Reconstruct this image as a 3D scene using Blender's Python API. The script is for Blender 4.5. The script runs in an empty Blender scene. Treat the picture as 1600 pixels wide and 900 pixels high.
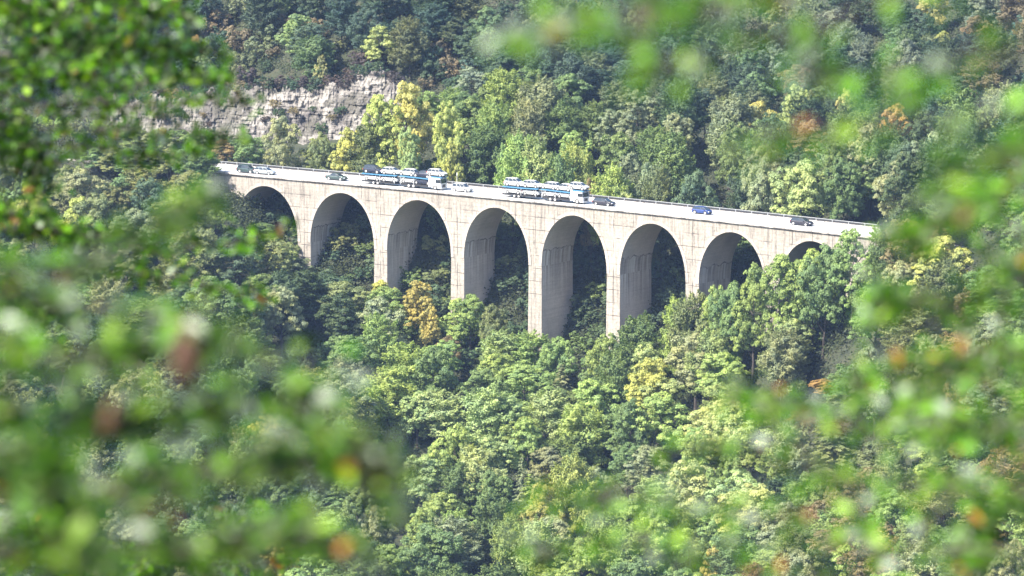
import bpy, bmesh, math, random
import numpy as np
from math import radians, sin, cos, pi, sqrt, atan2
from mathutils import Vector, Matrix

# ------------------------------------------------------------------ camera, sky, sun, exposure
S = bpy.context.scene
COL = S.collection
CZ, PITCH, FPX = 101.3, radians(7.45), 7200.0
cam_d = bpy.data.cameras.new('camera')
cam = bpy.data.objects.new('camera', cam_d); COL.objects.link(cam)
cam.location = (0, 0, CZ); cam.rotation_euler = (pi/2 - PITCH, 0, 0)
cam_d.sensor_width = 36; cam_d.lens = 162.0
cam_d.clip_start = 0.1; cam_d.clip_end = 5000
cam_d.dof.use_dof = True; cam_d.dof.focus_distance = 905; cam_d.dof.aperture_fstop = 3.8
cam_d.dof.aperture_blades = 9
S.camera = cam
SUN_EL, SUN_AZ = radians(46), atan2(-0.80, -0.60)      # azimuth from which the sun shines: vector (x, y) = (-.80, -.60)
sx, sy = -0.80, -0.60
W = bpy.data.worlds.new('World'); S.world = W; W.use_nodes = True
nt = W.node_tree; bg = nt.nodes['Background']
sky = nt.nodes.new('ShaderNodeTexSky'); sky.sky_type = 'NISHITA'; sky.sun_disc = False
sky.sun_elevation = SUN_EL; sky.sun_rotation = atan2(sx, sy); sky.air_density = 1.0; sky.dust_density = 1.5
nt.links.new(sky.outputs[0], bg.inputs[0]); bg.inputs[1].default_value = 0.15
sd = bpy.data.lights.new('sun', 'SUN'); sd.energy = 5.0; sd.angle = radians(0.5); sd.color = (1.0, 0.93, 0.82)
sun = bpy.data.objects.new('sun', sd); COL.objects.link(sun)
sun.rotation_euler = Vector((sx*cos(SUN_EL), sy*cos(SUN_EL), sin(SUN_EL))).to_track_quat('Z', 'Y').to_euler()
sun.location = (-200, 0, 300)
S.view_settings.view_transform = 'Standard'; S.view_settings.look = 'None'
S.view_settings.gamma = 1; S.view_settings.use_curve_mapping = False
S.view_settings.exposure = 1.55
S.render.engine = 'CYCLES'
S.cycles.max_bounces = 6; S.cycles.diffuse_bounces = 3; S.cycles.transparent_max_bounces = 6
S.cycles.volume_bounces = 0; S.cycles.use_denoising = True
HAZE_DENSITY = 0.000045

rnd = random.Random(7)
rng = np.random.default_rng(7)

# ------------------------------------------------------------------ helpers
def tag(o, label=None, cat=None, group=None, kind=None):
    if label: o['label'] = label
    if cat: o['category'] = cat
    if group: o['group'] = group
    if kind: o['kind'] = kind
    return o
def empty(name, loc=(0, 0, 0), rot=(0, 0, 0)):
    o = bpy.data.objects.new(name, None); COL.objects.link(o); o.location = loc; o.rotation_euler = rot
    o.empty_display_size = 0.3
    return o
def copy_tree(o, parent=None):
    c = o.copy(); COL.objects.link(c); c.parent = parent
    for ch in list(o.children): copy_tree(ch, c)
    return c
class MB:
    def __init__(s): s.v = []; s.f = []; s.uv = None; s.sm = False
    def add(s, vs, fs):
        n = len(s.v); s.v += [tuple(p) for p in vs]; s.f += [tuple(i+n for i in f) for f in fs]; return s
    def box(s, x0, x1, y0, y1, z0, z1):
        return s.add([(x0,y0,z0),(x1,y0,z0),(x1,y1,z0),(x0,y1,z0),(x0,y0,z1),(x1,y0,z1),(x1,y1,z1),(x0,y1,z1)],
                     [(3,2,1,0),(4,5,6,7),(0,1,5,4),(1,2,6,5),(2,3,7,6),(3,0,4,7)])
    def cyl(s, c, axis, r, h, n=16, r2=None):
        c = Vector(c); q = Vector(axis).to_track_quat('Z', 'Y'); r2 = r if r2 is None else r2
        vs = [c + q @ Vector((r*cos(2*pi*i/n), r*sin(2*pi*i/n), -h/2)) for i in range(n)]
        vs += [c + q @ Vector((r2*cos(2*pi*i/n), r2*sin(2*pi*i/n), h/2)) for i in range(n)]
        return s.add(vs, [(i, (i+1) % n, n+(i+1) % n, n+i) for i in range(n)] + [tuple(range(n-1, -1, -1)), tuple(range(n, 2*n))])
    def tube(s, pts, rad, n=6):
        base = len(s.v); k = len(pts)
        P = [Vector(p) for p in pts]
        for i, p in enumerate(P):
            d = (P[min(i+1, k-1)] - P[max(i-1, 0)]).normalized(); q = d.to_track_quat('Z', 'Y')
            r = rad[i]
            for j in range(n): s.v.append(tuple(p + q @ Vector((r*cos(2*pi*j/n), r*sin(2*pi*j/n), 0))))
        for i in range(k-1):
            for j in range(n):
                s.f.append((base+i*n+j, base+i*n+(j+1) % n, base+(i+1)*n+(j+1) % n, base+(i+1)*n+j))
        s.f.append(tuple(base+j for j in range(n-1, -1, -1))); s.f.append(tuple(base+(k-1)*n+j for j in range(n)))
        return s
    def mesh(s, name, mat):
        m = bpy.data.meshes.new(name); m.from_pydata(s.v, [], s.f)
        if s.uv:
            l = m.uv_layers.new(name='UVMap'); li = np.zeros(len(m.loops), dtype=np.int32); m.loops.foreach_get('vertex_index', li)
            l.data.foreach_set('uv', np.array(s.uv, dtype=np.float32)[li].ravel())
        if s.sm: m.polygons.foreach_set('use_smooth', [True]*len(m.polygons))
        m.materials.append(mat); m.update(); return m
    def build(s, name, mat, parent=None):
        o = bpy.data.objects.new(name, s.mesh(name, mat)); COL.objects.link(o); o.parent = parent; return o
def np_mesh(name, V, F, mat, cols=None, smooth=False):
    """V (n,3); F (m,k)"""
    m = bpy.data.meshes.new(name); k = F.shape[1]
    m.vertices.add(len(V)); m.vertices.foreach_set('co', np.ascontiguousarray(V, dtype=np.float32).ravel())
    m.loops.add(F.size); m.loops.foreach_set('vertex_index', F.astype(np.int32).ravel())
    m.polygons.add(len(F)); m.polygons.foreach_set('loop_start', np.arange(0, F.size, k, dtype=np.int32))
    if cols is not None:
        a = m.color_attributes.new('tint', 'FLOAT_COLOR', 'POINT')
        a.data.foreach_set('color', np.hstack([cols, np.ones((len(cols), 1))]).astype(np.float32).ravel())
    m.materials.append(mat); m.update(calc_edges=True)
    m.polygons.foreach_set('use_smooth', np.full(len(F), smooth))
    return m

# ------------------------------------------------------------------ materials
def new_mat(name):
    m = bpy.data.materials.new(name); m.use_nodes = True
    t = m.node_tree; return m, t, t.nodes['Principled BSDF']
def N(t, typ, **kw):
    n = t.nodes.new(typ)
    for k, v in kw.items():
        if k in n.inputs.keys() if isinstance(k, str) else False: n.inputs[k].default_value = v
        else: setattr(n, k, v)
    return n
def noise(t, vec, scale, detail=4, rough=0.55):
    n = t.nodes.new('ShaderNodeTexNoise'); n.inputs['Scale'].default_value = scale; n.inputs['Detail'].default_value = detail
    n.inputs['Roughness'].default_value = rough
    if vec is not None: t.links.new(vec, n.inputs['Vector'])
    return n.outputs['Fac']
def mapping(t, vec, scale, loc=(0, 0, 0)):
    n = t.nodes.new('ShaderNodeMapping'); n.inputs['Scale'].default_value = scale; n.inputs['Location'].default_value = loc
    t.links.new(vec, n.inputs['Vector']); return n.outputs[0]
def ramp(t, fac, stops):
    n = t.nodes.new('ShaderNodeValToRGB'); e = n.color_ramp.elements
    while len(e) < len(stops): e.new(0.5)
    for el, (p, c) in zip(e, stops):
        el.position = p; el.color = (c, c, c, 1) if isinstance(c, (int, float)) else (*c, 1)
    t.links.new(fac, n.inputs[0]); return n.outputs[0]
def mix(t, fac, a, b, mode='MIX'):
    n = t.nodes.new('ShaderNodeMix'); n.data_type = 'RGBA'; n.blend_type = mode
    for sock, v in ((n.inputs[0], fac), (n.inputs[6], a), (n.inputs[7], b)):
        if isinstance(v, (int, float)): sock.default_value = v if sock is n.inputs[0] or sock.type == 'VALUE' else (v, v, v, 1)
        elif isinstance(v, tuple): sock.default_value = (*v, 1)
        else: t.links.new(v, sock)
    return n.outputs[2]
def plain(name, col, rough=0.5, metal=0.0, spec=0.5, coat=0.0, dirt=0.15):
    m, t, b = new_mat(name)
    g = t.nodes.new('ShaderNodeNewGeometry')
    f = noise(t, g.outputs['Position'], 2.5, 5)
    c = mix(t, 1.0, col, ramp(t, f, [(0.3, 1-dirt), (0.7, 1.0)]), 'MULTIPLY')
    t.links.new(c, b.inputs['Base Color']); b.inputs['Roughness'].default_value = rough
    b.inputs['Metallic'].default_value = metal; b.inputs['Coat Weight'].default_value = coat
    return m
def paint(name, col, metal=0.0): return plain(name, col, 0.35, metal, coat=0.25, dirt=0.12)
M = dict(
    white=paint('white_paint', (0.54, 0.54, 0.53)), silver=paint('silver_paint', (0.38, 0.42, 0.44), 0.4),
    green=paint('dark_green_paint', (0.035, 0.06, 0.06), 0.3), black=paint('black_paint', (0.012, 0.012, 0.022)),
    navy=paint('navy_paint', (0.015, 0.022, 0.045), 0.2), blue=paint('blue_paint', (0.015, 0.04, 0.16), 0.2),
    glass=plain('car_glass', (0.02, 0.03, 0.04), 0.08), tyre=plain('tyre_rubber', (0.012, 0.012, 0.013), 0.8),
    rim=plain('alloy_rim', (0.6, 0.6, 0.6), 0.3, 0.5), plastic=plain('black_plastic', (0.02, 0.02, 0.022), 0.5),
    lamp=plain('lamp_lens', (0.7, 0.72, 0.75), 0.1), red=plain('red_lens', (0.35, 0.01, 0.01), 0.2),
    deckblue=plain('transporter_blue', (0.06, 0.19, 0.33), 0.4), steel=plain('galvanised_steel', (0.3, 0.31, 0.32), 0.45, 0.3),
    bark=plain('bark', (0.075, 0.062, 0.05), 0.9, dirt=0.5), marking=plain('road_paint', (0.8, 0.8, 0.78), 0.6, dirt=0.2),
)
def concrete(name, base, streak=1.0, under=False):
    m, t, b = new_mat(name)
    uv = t.nodes.new('ShaderNodeUVMap').outputs[0]
    geo = t.nodes.new('ShaderNodeNewGeometry').outputs['Position']
    big = ramp(t, noise(t, geo, 0.16, 5), [(0.3, 0.80), (0.7, 1.06)])
    fine = ramp(t, noise(t, geo, 2.2, 7, 0.7), [(0.25, 0.60), (0.75, 1.22)])
    c = mix(t, 1.0, base, big, 'MULTIPLY'); c = mix(t, 1.0, c, fine, 'MULTIPLY')
    # block courses: faint lines of mortar
    br = t.nodes.new('ShaderNodeTexBrick'); t.links.new(uv, br.inputs['Vector'])
    br.inputs['Scale'].default_value = 1.0; br.inputs['Brick Width'].default_value = 1.7; br.inputs['Row Height'].default_value = 0.72
    br.inputs['Mortar Size'].default_value = 0.06; br.inputs['Color1'].default_value = (1.05, 1, 0.98, 1); br.inputs['Color2'].default_value = (0.9, 0.91, 0.93, 1)
    br.inputs['Mortar'].default_value = (0.72, 0.71, 0.70, 1); br.inputs['Bias'].default_value = 0.1
    c = mix(t, 0.55 if not under else 0.25, c, mix(t, 1.0, c, br.outputs[0], 'MULTIPLY'))
    # pour joints: wide panels with dark seams
    b2 = t.nodes.new('ShaderNodeTexBrick'); t.links.new(mapping(t, uv, (1, 1, 1), (4.5, 0.55, 0)), b2.inputs['Vector'])
    b2.inputs['Scale'].default_value = 1.0; b2.inputs['Brick Width'].default_value = 4.5; b2.inputs['Row Height'].default_value = 2.55
    b2.offset = 0.0; b2.inputs['Mortar Size'].default_value = 0.07; b2.inputs['Mortar Smooth'].default_value = 0.3
    for k in ('Color1', 'Color2'): b2.inputs[k].default_value = (1, 1, 1, 1)
    b2.inputs['Mortar'].default_value = (0.15, 0.13, 0.13, 1)
    patch = ramp(t, noise(t, geo, 0.35, 3), [(0.42, 0.0), (0.56, 1.0)])
    c = mix(t, patch, c, mix(t, 1.0, c, b2.outputs[0], 'MULTIPLY'))
    # vertical run-off streaks
    st = noise(t, mapping(t, uv, (1.3, 0.09, 1)), 1.6, 5, 0.65)
    st = ramp(t, st, [(0.36, 0.42), (0.50, 1.0), (0.62, 1.0), (0.70, 1.12)])
    c = mix(t, 0.65*streak, c, mix(t, 1.0, c, st, 'MULTIPLY'))
    sp3 = t.nodes.new('ShaderNodeSeparateXYZ'); t.links.new(uv, sp3.inputs[0])
    tp_ = t.nodes.new('ShaderNodeMapRange'); tp_.inputs[1].default_value = -4.5; tp_.inputs[2].default_value = -0.3; t.links.new(sp3.outputs[1], tp_.inputs[0])
    s2 = ramp(t, noise(t, mapping(t, uv, (1.1, 0.05, 1), (7, 0, 0)), 1.3, 4, .7), [(0.40, 0.6), (0.52, 0.0)])
    c = mix(t, mix(t, 1.0, s2, tp_.outputs[0], 'MULTIPLY'), c, (.13, .115, .10))
    # black weather spots
    sp = ramp(t, noise(t, geo, 0.9, 8, 0.75), [(0.34, 0.2), (0.41, 1.0)])
    c = mix(t, 0.6, c, mix(t, 1.0, c, sp, 'MULTIPLY'))
    t.links.new(c, b.inputs['Base Color']); b.inputs['Roughness'].default_value = 0.9
    bp = t.nodes.new('ShaderNodeBump'); bp.inputs['Strength'].default_value = 0.5; bp.inputs['Distance'].default_value = 0.06
    t.links.new(noise(t, geo, 3.0, 6, 0.7), bp.inputs['Height']); t.links.new(bp.outputs[0], b.inputs['Normal'])
    return m
M['wall'] = concrete('weathered_concrete', (0.345, 0.31, 0.265))
M['ring'] = concrete('arch_ring_concrete', (0.42, 0.375, 0.325), 0.5)
M['coping'] = concrete('coping_concrete', (0.50, 0.47, 0.44), 0.4)
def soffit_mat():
    """arch underside and inner pier faces: concrete painted pale for bounced light, lime streaks running down from the springing joint (UV v = depth below deck)"""
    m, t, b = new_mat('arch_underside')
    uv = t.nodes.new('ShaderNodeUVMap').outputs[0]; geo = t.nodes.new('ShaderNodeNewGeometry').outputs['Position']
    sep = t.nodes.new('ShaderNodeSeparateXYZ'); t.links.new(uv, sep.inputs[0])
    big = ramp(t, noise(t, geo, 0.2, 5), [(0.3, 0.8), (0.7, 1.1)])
    c = mix(t, 1.0, (0.52, 0.455, 0.405), big, 'MULTIPLY')  # base paler than the walls, in place of light bounced into the arches
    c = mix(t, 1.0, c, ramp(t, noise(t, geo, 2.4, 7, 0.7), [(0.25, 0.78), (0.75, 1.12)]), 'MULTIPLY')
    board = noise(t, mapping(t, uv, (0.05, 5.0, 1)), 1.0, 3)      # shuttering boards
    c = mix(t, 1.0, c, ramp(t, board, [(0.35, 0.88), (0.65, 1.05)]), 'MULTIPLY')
    # below the joint at v = -8.6: wet darker strip with white lime runs
    mr = t.nodes.new('ShaderNodeMapRange'); mr.inputs[1].default_value = -8.4; mr.inputs[2].default_value = -8.8
    wob = t.nodes.new('ShaderNodeMath'); wob.operation = 'MULTIPLY_ADD'
    t.links.new(noise(t, mapping(t, uv, (1, 0, 0)), 0.5, 4), wob.inputs[0]); wob.inputs[1].default_value = 2.4
    t.links.new(sep.outputs[1], wob.inputs[2]); t.links.new(wob.outputs[0], mr.inputs[0])
    below = mr.outputs[0]
    fd = t.nodes.new('ShaderNodeMapRange'); fd.inputs[1].default_value = -19; fd.inputs[2].default_value = -8.8
    t.links.new(wob.outputs[0], fd.inputs[0])
    fade = t.nodes.new('ShaderNodeMath'); fade.operation = 'MULTIPLY'; t.links.new(below, fade.inputs[0]); t.links.new(fd.outputs[0], fade.inputs[1])
    runs = noise(t, mapping(t, uv, (1.5, 0.035, 1)), 1.0, 4, 0.6)
    dark = ramp(t, runs, [(0.36, 0.45), (0.52, 0.95)])
    f1 = mix(t, 1.0, fade.outputs[0], 0.9, 'MULTIPLY')
    c = mix(t, f1, c, mix(t, 1.0, c, dark, 'MULTIPLY'))
    lime = ramp(t, runs, [(0.54, 0.0), (0.61, 0.9)])
    lime = mix(t, 1.0, lime, fade.outputs[0], 'MULTIPLY')
    c = mix(t, lime, c, (0.62, 0.60, 0.57))
    # rough ledge line at the joint itself
    ln = t.nodes.new('ShaderNodeMath'); ln.operation = 'COMPARE'; t.links.new(wob.outputs[0], ln.inputs[0]); ln.inputs[1].default_value = -8.5; ln.inputs[2].default_value = 0.13
    lf = mix(t, 1.0, ln.outputs[0], ramp(t, noise(t, geo, 0.8, 4, .7), [(0.40, 0.1), (0.55, 0.9)]), 'MULTIPLY')
    c = mix(t, lf, c, (0.13, 0.115, 0.11))
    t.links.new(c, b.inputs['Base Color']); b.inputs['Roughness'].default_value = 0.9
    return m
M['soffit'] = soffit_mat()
def road_mat():
    m, t, b = new_mat('concrete_road'); geo = t.nodes.new('ShaderNodeNewGeometry').outputs['Position']
    c = mix(t, 1.0, (0.46, 0.455, 0.44), ramp(t, noise(t, geo, 0.3, 6), [(0.3, 0.85), (0.7, 1.08)]), 'MULTIPLY')
    t.links.new(c, b.inputs['Base Color']); b.inputs['Roughness'].default_value = 0.85; return m
M['road'] = road_mat()
def rock_mat():
    m, t, b = new_mat('limestone'); geo = t.nodes.new('ShaderNodeNewGeometry').outputs['Position']
    c = ramp(t, noise(t, geo, 0.22, 6, 0.6), [(0.34, (0.07, 0.062, 0.06)), (0.48, (0.17, 0.155, 0.14)), (0.64, (0.29, 0.27, 0.24))])
    strata = noise(t, mapping(t, geo, (0.05, 0.05, 1.1)), 1.0, 6, 0.7)
    c = mix(t, 1.0, c, ramp(t, strata, [(0.36, 0.35), (0.46, 1.0), (0.7, 1.1)]), 'MULTIPLY')
    crack = noise(t, mapping(t, geo, (1, 1, 0.2)), 0.9, 7, 0.75)
    c = mix(t, 1.0, c, ramp(t, crack, [(0.38, 0.3), (0.48, 1.0)]), 'MULTIPLY')
    moss = ramp(t, noise(t, geo, 0.12, 6, 0.7), [(0.50, 0.0), (0.58, 0.85)])
    c = mix(t, moss, c, (0.07, 0.065, 0.05))
    t.links.new(c, b.inputs['Base Color']); b.inputs['Roughness'].default_value = 0.95
    bp = t.nodes.new('ShaderNodeBump'); bp.inputs['Distance'].default_value = 0.5; t.links.new(strata, bp.inputs['Height']); t.links.new(bp.outputs[0], b.inputs['Normal'])
    return m
M['rock'] = rock_mat()
def ground_mat():
    m, t, b = new_mat('forest_floor'); geo = t.nodes.new('ShaderNodeNewGeometry').outputs['Position']
    c = ramp(t, noise(t, geo, 0.3, 7, 0.65), [(0.35, (0.018, 0.025, 0.012)), (0.55, (0.035, 0.04, 0.02)), (0.72, (0.06, 0.05, 0.035))])
    t.links.new(c, b.inputs['Base Color']); b.inputs['Roughness'].default_value = 1.0; return m
M['ground'] = ground_mat()
def leaf_mat(name, use_attr=False, trans=0.3, rough=0.6, spec=0.3, var=0.5):
    m, t, b = new_mat(name)
    if use_attr:
        a = t.nodes.new('ShaderNodeAttribute'); a.attribute_name = 'tint'; col = a.outputs['Color']
    else:
        oi = t.nodes.new('ShaderNodeObjectInfo'); tc = t.nodes.new('ShaderNodeTexCoord').outputs['Object']
        col = oi.outputs['Color']
        off = t.nodes.new('ShaderNodeVectorMath'); off.operation = 'ADD'; t.links.new(tc, off.inputs[0])
        cb = t.nodes.new('ShaderNodeMath'); cb.operation = 'MULTIPLY'; cb.inputs[1].default_value = 50; t.links.new(oi.outputs['Random'], cb.inputs[0]); t.links.new(cb.outputs[0], off.inputs[1])
        n1 = noise(t, off.outputs[0], 0.35, 3); n2 = noise(t, off.outputs[0], 1.6, 2)
        col = mix(t, 1.0, col, ramp(t, n1, [(0.35, (0.80, 0.86, 0.95)), (0.65, (1.20, 1.13, 0.95))]), 'MULTIPLY')
        col = mix(t, 1.0, col, ramp(t, n2, [(0.3, 0.75), (0.7, 1.25)]), 'MULTIPLY')
    t.links.new(col, b.inputs['Base Color']); b.inputs['Roughness'].default_value = rough; b.inputs['Specular IOR Level'].default_value = spec
    tr = t.nodes.new('ShaderNodeBsdfTranslucent'); ms = t.nodes.new('ShaderNodeMixShader'); ms.inputs[0].default_value = trans
    tcol = mix(t, 1.0, col, (1.12, 1.25, 0.65 if not use_attr else .45), 'MULTIPLY'); t.links.new(tcol, tr.inputs[0])
    t.links.new(b.outputs[0], ms.inputs[1]); t.links.new(tr.outputs[0], ms.inputs[2])
    t.links.new(ms.outputs[0], t.nodes['Material Output'].inputs[0]); return m
M['leaf'] = leaf_mat('tree_foliage', trans=0.30)
M['near_leaf'] = leaf_mat('glossy_leaf', True, trans=0.42, rough=0.42, spec=0.45)

# ------------------------------------------------------------------ where things stand
TH0, RR = radians(32), 900.0
GRADE = 0.0272
def bpos(a, d=0.0, z=0.0):
    th = TH0 + a/RR
    return (12.25 + RR*(sin(th)-sin(TH0)) + d*sin(th), 900 + RR*(cos(th)-cos(TH0)) + d*cos(th), z - GRADE*a)
def proj(x, y, z):
    f = y*cos(PITCH) - (z-CZ)*sin(PITCH); u = y*sin(PITCH) + (z-CZ)*cos(PITCH)
    return 800 + FPX*x/f, 450 - FPX*u/f, f
def a_at(px, d=0.0, z=0.0):
    lo, hi = -130.0, 110.0
    for _ in range(40):
        m_ = (lo+hi)/2
        if proj(*bpos(m_, d, z))[0] < px: lo = m_
        else: hi = m_
    return (lo+hi)/2
_A = np.linspace(-130, 110, 80)
_U = np.array([800+FPX*bpos(a, 6)[0]/bpos(a, 6)[1] for a in _A]); _Y = np.array([bpos(a, 0)[1] for a in _A])
def ybridge(u): return np.interp(u, _U, _Y)
GU = [-200, 0, 200, 340, 480, 620, 780, 900, 1100, 1250, 1350, 1450, 1600, 1800]
GV = [-150, -60, 0, 16, 40, 58, 66, 110, 200, 330, 500]
GZ = np.array([
    [-78,-78,-78,-78,-80,-82,-84,-84,-84,-80,-78,-74,-70,-68],
    [-24,-26,-28,-30,-42,-50,-54,-58,-55,-48,-42,-36,-28,-24],
    [8,6,3,0,-17,-26,-31,-37,-31,-21,-13,-4,3,9],
    [8,6,3,0,-5,-6,-13,-18,-17,-12,-8,-2,5,11],
    [8,6,4,2,1,5,4,0,-1,-1,-1,3,8,14],
    [5,4,4,4,5,8,9,8,6,4,4,7,12,18],
    [10,10,10.5,12,15,17,13,11,9,7,7,10,15,22],
    [44,42,40,40,42,44,30,18,10,12,16,20,26,34],
    [110,108,106,104,102,98,78,58,44,44,48,54,62,70],
    [190,190,185,180,175,170,160,140,120,118,122,128,135,140],
    [250,250,245,240,235,230,220,210,200,200,200,205,210,215]], dtype=float)
HY = [-60, -10, 0, 5, 10, 20, 40, 100, 300, 520]
HZ = [102.5, 100.4, 99.5, 98.4, 96.4, 91, 79, 40, -62, -100]
def ground(x, y):
    x = np.asarray(x, float); y = np.asarray(y, float)
    u = np.clip(800 + FPX*x/np.maximum(y, 300), -200, 1800); v = y - ybridge(u)
    iu = np.clip(np.searchsorted(GU, u) - 1, 0, len(GU)-2); iv = np.clip(np.searchsorted(GV, v) - 1, 0, len(GV)-2)
    gu = np.array(GU, float); gv = np.array(GV, float)
    fu = (u-gu[iu])/(gu[iu+1]-gu[iu]); fv = np.clip((v-gv[iv])/(gv[iv+1]-gv[iv]), 0, 1); fu = fu*fu*(3-2*fu)
    z = (GZ[iv, iu]*(1-fu)+GZ[iv, iu+1]*fu)*(1-fv) + (GZ[iv+1, iu]*(1-fu)+GZ[iv+1, iu+1]*fu)*fv
    z150 = GZ[0, iu]*(1-fu)+GZ[0, iu+1]*fu
    near = np.interp(y, HY, HZ); ye = ybridge(u)-150
    s = np.clip((y-520)/np.maximum(ye-520, 1), 0, 1)
    z2 = np.where(y < 520, near, -100+(z150+100)*s*s)
    z = np.where(v < -150, z2, z)
    return z + 0.5*np.sin(x*0.21+y*0.13)*np.clip(y/200, 0, 1) + 0.4*np.sin(x*0.07-y*0.19)*np.clip(y/200, 0, 1)

# ------------------------------------------------------------------ ground
xs = np.concatenate([np.arange(-400, -40, 8), np.arange(-40, 40, 4), np.arange(40, 401, 8)]).astype(float)
ys = np.concatenate([np.arange(-60, 60, 3), np.arange(60, 760, 12), np.arange(760, 1150, 4), np.arange(1150, 1500, 15)]).astype(float)
X, Y = np.meshgrid(xs, ys); V = np.stack([X.ravel(), Y.ravel(), ground(X, Y).ravel()], 1)
nx, ny = len(xs), len(ys); I = np.arange(nx*ny).reshape(ny, nx)
F = np.stack([I[:-1, :-1].ravel(), I[:-1, 1:].ravel(), I[1:, 1:].ravel(), I[1:, :-1].ravel()], 1)
g = bpy.data.objects.new('terrain', np_mesh('terrain', V, F, M['ground'], smooth=True)); COL.objects.link(g); tag(g, kind='structure')

# ------------------------------------------------------------------ limestone cliff
def vnoise(x, y, seed=0):
    r = np.random.default_rng(seed).random((64, 64)); xi = np.floor(x).astype(int); yi = np.floor(y).astype(int)
    fx = x-xi; fy = y-yi; fx = fx*fx*(3-2*fx); fy = fy*fy*(3-2*fy)
    g_ = lambda i, j: r[i % 64, j % 64]
    return (g_(xi, yi)*(1-fx)+g_(xi+1, yi)*fx)*(1-fy)+(g_(xi, yi+1)*(1-fx)+g_(xi+1, yi+1)*fx)*fy
us = np.linspace(170, 650, 420); ws = np.linspace(-0.15, 1.0, 90)
UU, WW = np.meshgrid(us, ws)
topz = np.interp(UU, [170, 270, 330, 400, 480, 540, 575, 612, 650], [10.5, 11.5, 12.5, 15, 15.5, 16, 19.5, 19, 11]) + 2.2*(vnoise(UU/22, UU*0, 3)-0.5) + 1.8*(vnoise(UU/7, UU*0, 4)-.5) + 1.0*(vnoise(UU/3, UU*0, 14)-.5)
botz = np.interp(UU, [170, 340, 480, 620, 650], [3, 3, 3, 4, 4])
ZZ = botz + (topz-botz)*WW
lay = np.floor(ZZ/0.9 + 0.5*vnoise(UU/60, ZZ*0, 5)); led = vnoise(lay*7.3, UU/11+lay*1.7, 6)*.7+.3*vnoise(lay*3.1+9, np.floor(UU/9+lay*2.7)*3.1, 7)
VV = 55 + 5*WW - 1.2*led - 2.6*(vnoise(UU/40, ZZ/12, 8)-0.5) - 0.9*vnoise(UU/5, ZZ/1.2, 9) - 0.5*vnoise(UU/2.2, ZZ/.5, 10)
YY = ybridge(UU)+VV; XX = (UU-800)/FPX*YY
V = np.stack([XX.ravel(), YY.ravel(), ZZ.ravel()], 1); I = np.arange(UU.size).reshape(UU.shape)
F = np.stack([I[:-1, :-1].ravel(), I[:-1, 1:].ravel(), I[1:, 1:].ravel(), I[1:, :-1].ravel()], 1)
n0 = len(V); yb = YY[-1]+3.5; cap = np.stack([(us-800)/FPX*yb, yb, ground((us-800)/FPX*yb, yb)-0.5], 1)
V = np.vstack([V, cap]); top = I[-1]; c_i = n0+np.arange(len(us))
F = np.vstack([F, np.stack([top[:-1], top[1:], c_i[1:], c_i[:-1]], 1)])
cl = bpy.data.objects.new('rock_cliff', np_mesh('rock_cliff', V, F, M['rock'])); COL.objects.link(cl)
tag(cl, kind='structure')

# ------------------------------------------------------------------ viaduct
SP, HO, CR, RI = 18.0, 7.5, -2.0, 10.8         # bay pitch, half opening, crown below deck, rise of the arch
DEP = 11.9; DTOP = -0.42
via = empty('viaduct', bpos(0, 6, ground(*bpos(0, 6)[:2])))
tag(via, 'long weathered concrete viaduct with tall arches carrying the road across the wooded valley', 'viaduct')
vo = Vector(via.location)
def vb(mb, name, mat, parent=via):
    o = mb.build(name, mat, None); o.parent = parent
    if parent is via: o.matrix_parent_inverse = Matrix.Translation(-vo)
    return o
def strip(mb, pts_a, pts_b, uva, uvb):
    """quad strip between two lists of points"""
    n = len(mb.v); k = len(pts_a); mb.v += [tuple(p) for p in pts_a] + [tuple(p) for p in pts_b]
    mb.uv = (mb.uv or []) + list(uva) + list(uvb)
    mb.f += [(n+i, n+i+1, n+k+i+1, n+k+i) for i in range(k-1)]
NA = 40
def ell(i): t_ = pi*i/NA; return -HO*cos(t_), CR-RI+RI*(sin(t_)**0.94 if 0 < i < NA else 0)
bays = range(-5, 5)
def arch_body(c):
    fr = MB(); sf = MB()
    for d, flip in ((0.0, False), (DEP, True)):
        lo = [(c-SP/2, CR-RI)] + [(c-HO-0.001, CR-RI)] + [(c+ell(i)[0], ell(i)[1]) for i in range(NA+1)] + [(c+HO+0.001, CR-RI), (c+SP/2, CR-RI)]
        lo[1] = (c-HO, CR-RI)
        lo = [lo[0]] + [(c-SP/2+0.75, CR-RI)] + lo[2:-2] + [(c+SP/2-0.75, CR-RI)] + [lo[-1]]
        A_ = [bpos(a, d, z) for a, z in lo]; B_ = [bpos(a, d, DTOP) for a, z in lo]
        if flip: A_, B_ = B_, A_
        uvA = [(a, z) for a, z in lo]; uvB = [(a, DTOP) for a, z in lo]
        if flip: uvA, uvB = uvB, uvA
        strip(fr, A_, B_, uvA, uvB)
    pts = [ell(i) for i in range(NA+1)]
    arc = [z for _, z in pts]
    nd = 8
    for k in range(nd):
        d0, d1 = DEP*k/nd, DEP*(k+1)/nd
        strip(sf, [bpos(c+a, d1, z) for a, z in pts], [bpos(c+a, d0, z) for a, z in pts], [(d1+c*3, z) for z in arc], [(d0+c*3, z) for z in arc])
    return fr, sf
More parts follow.
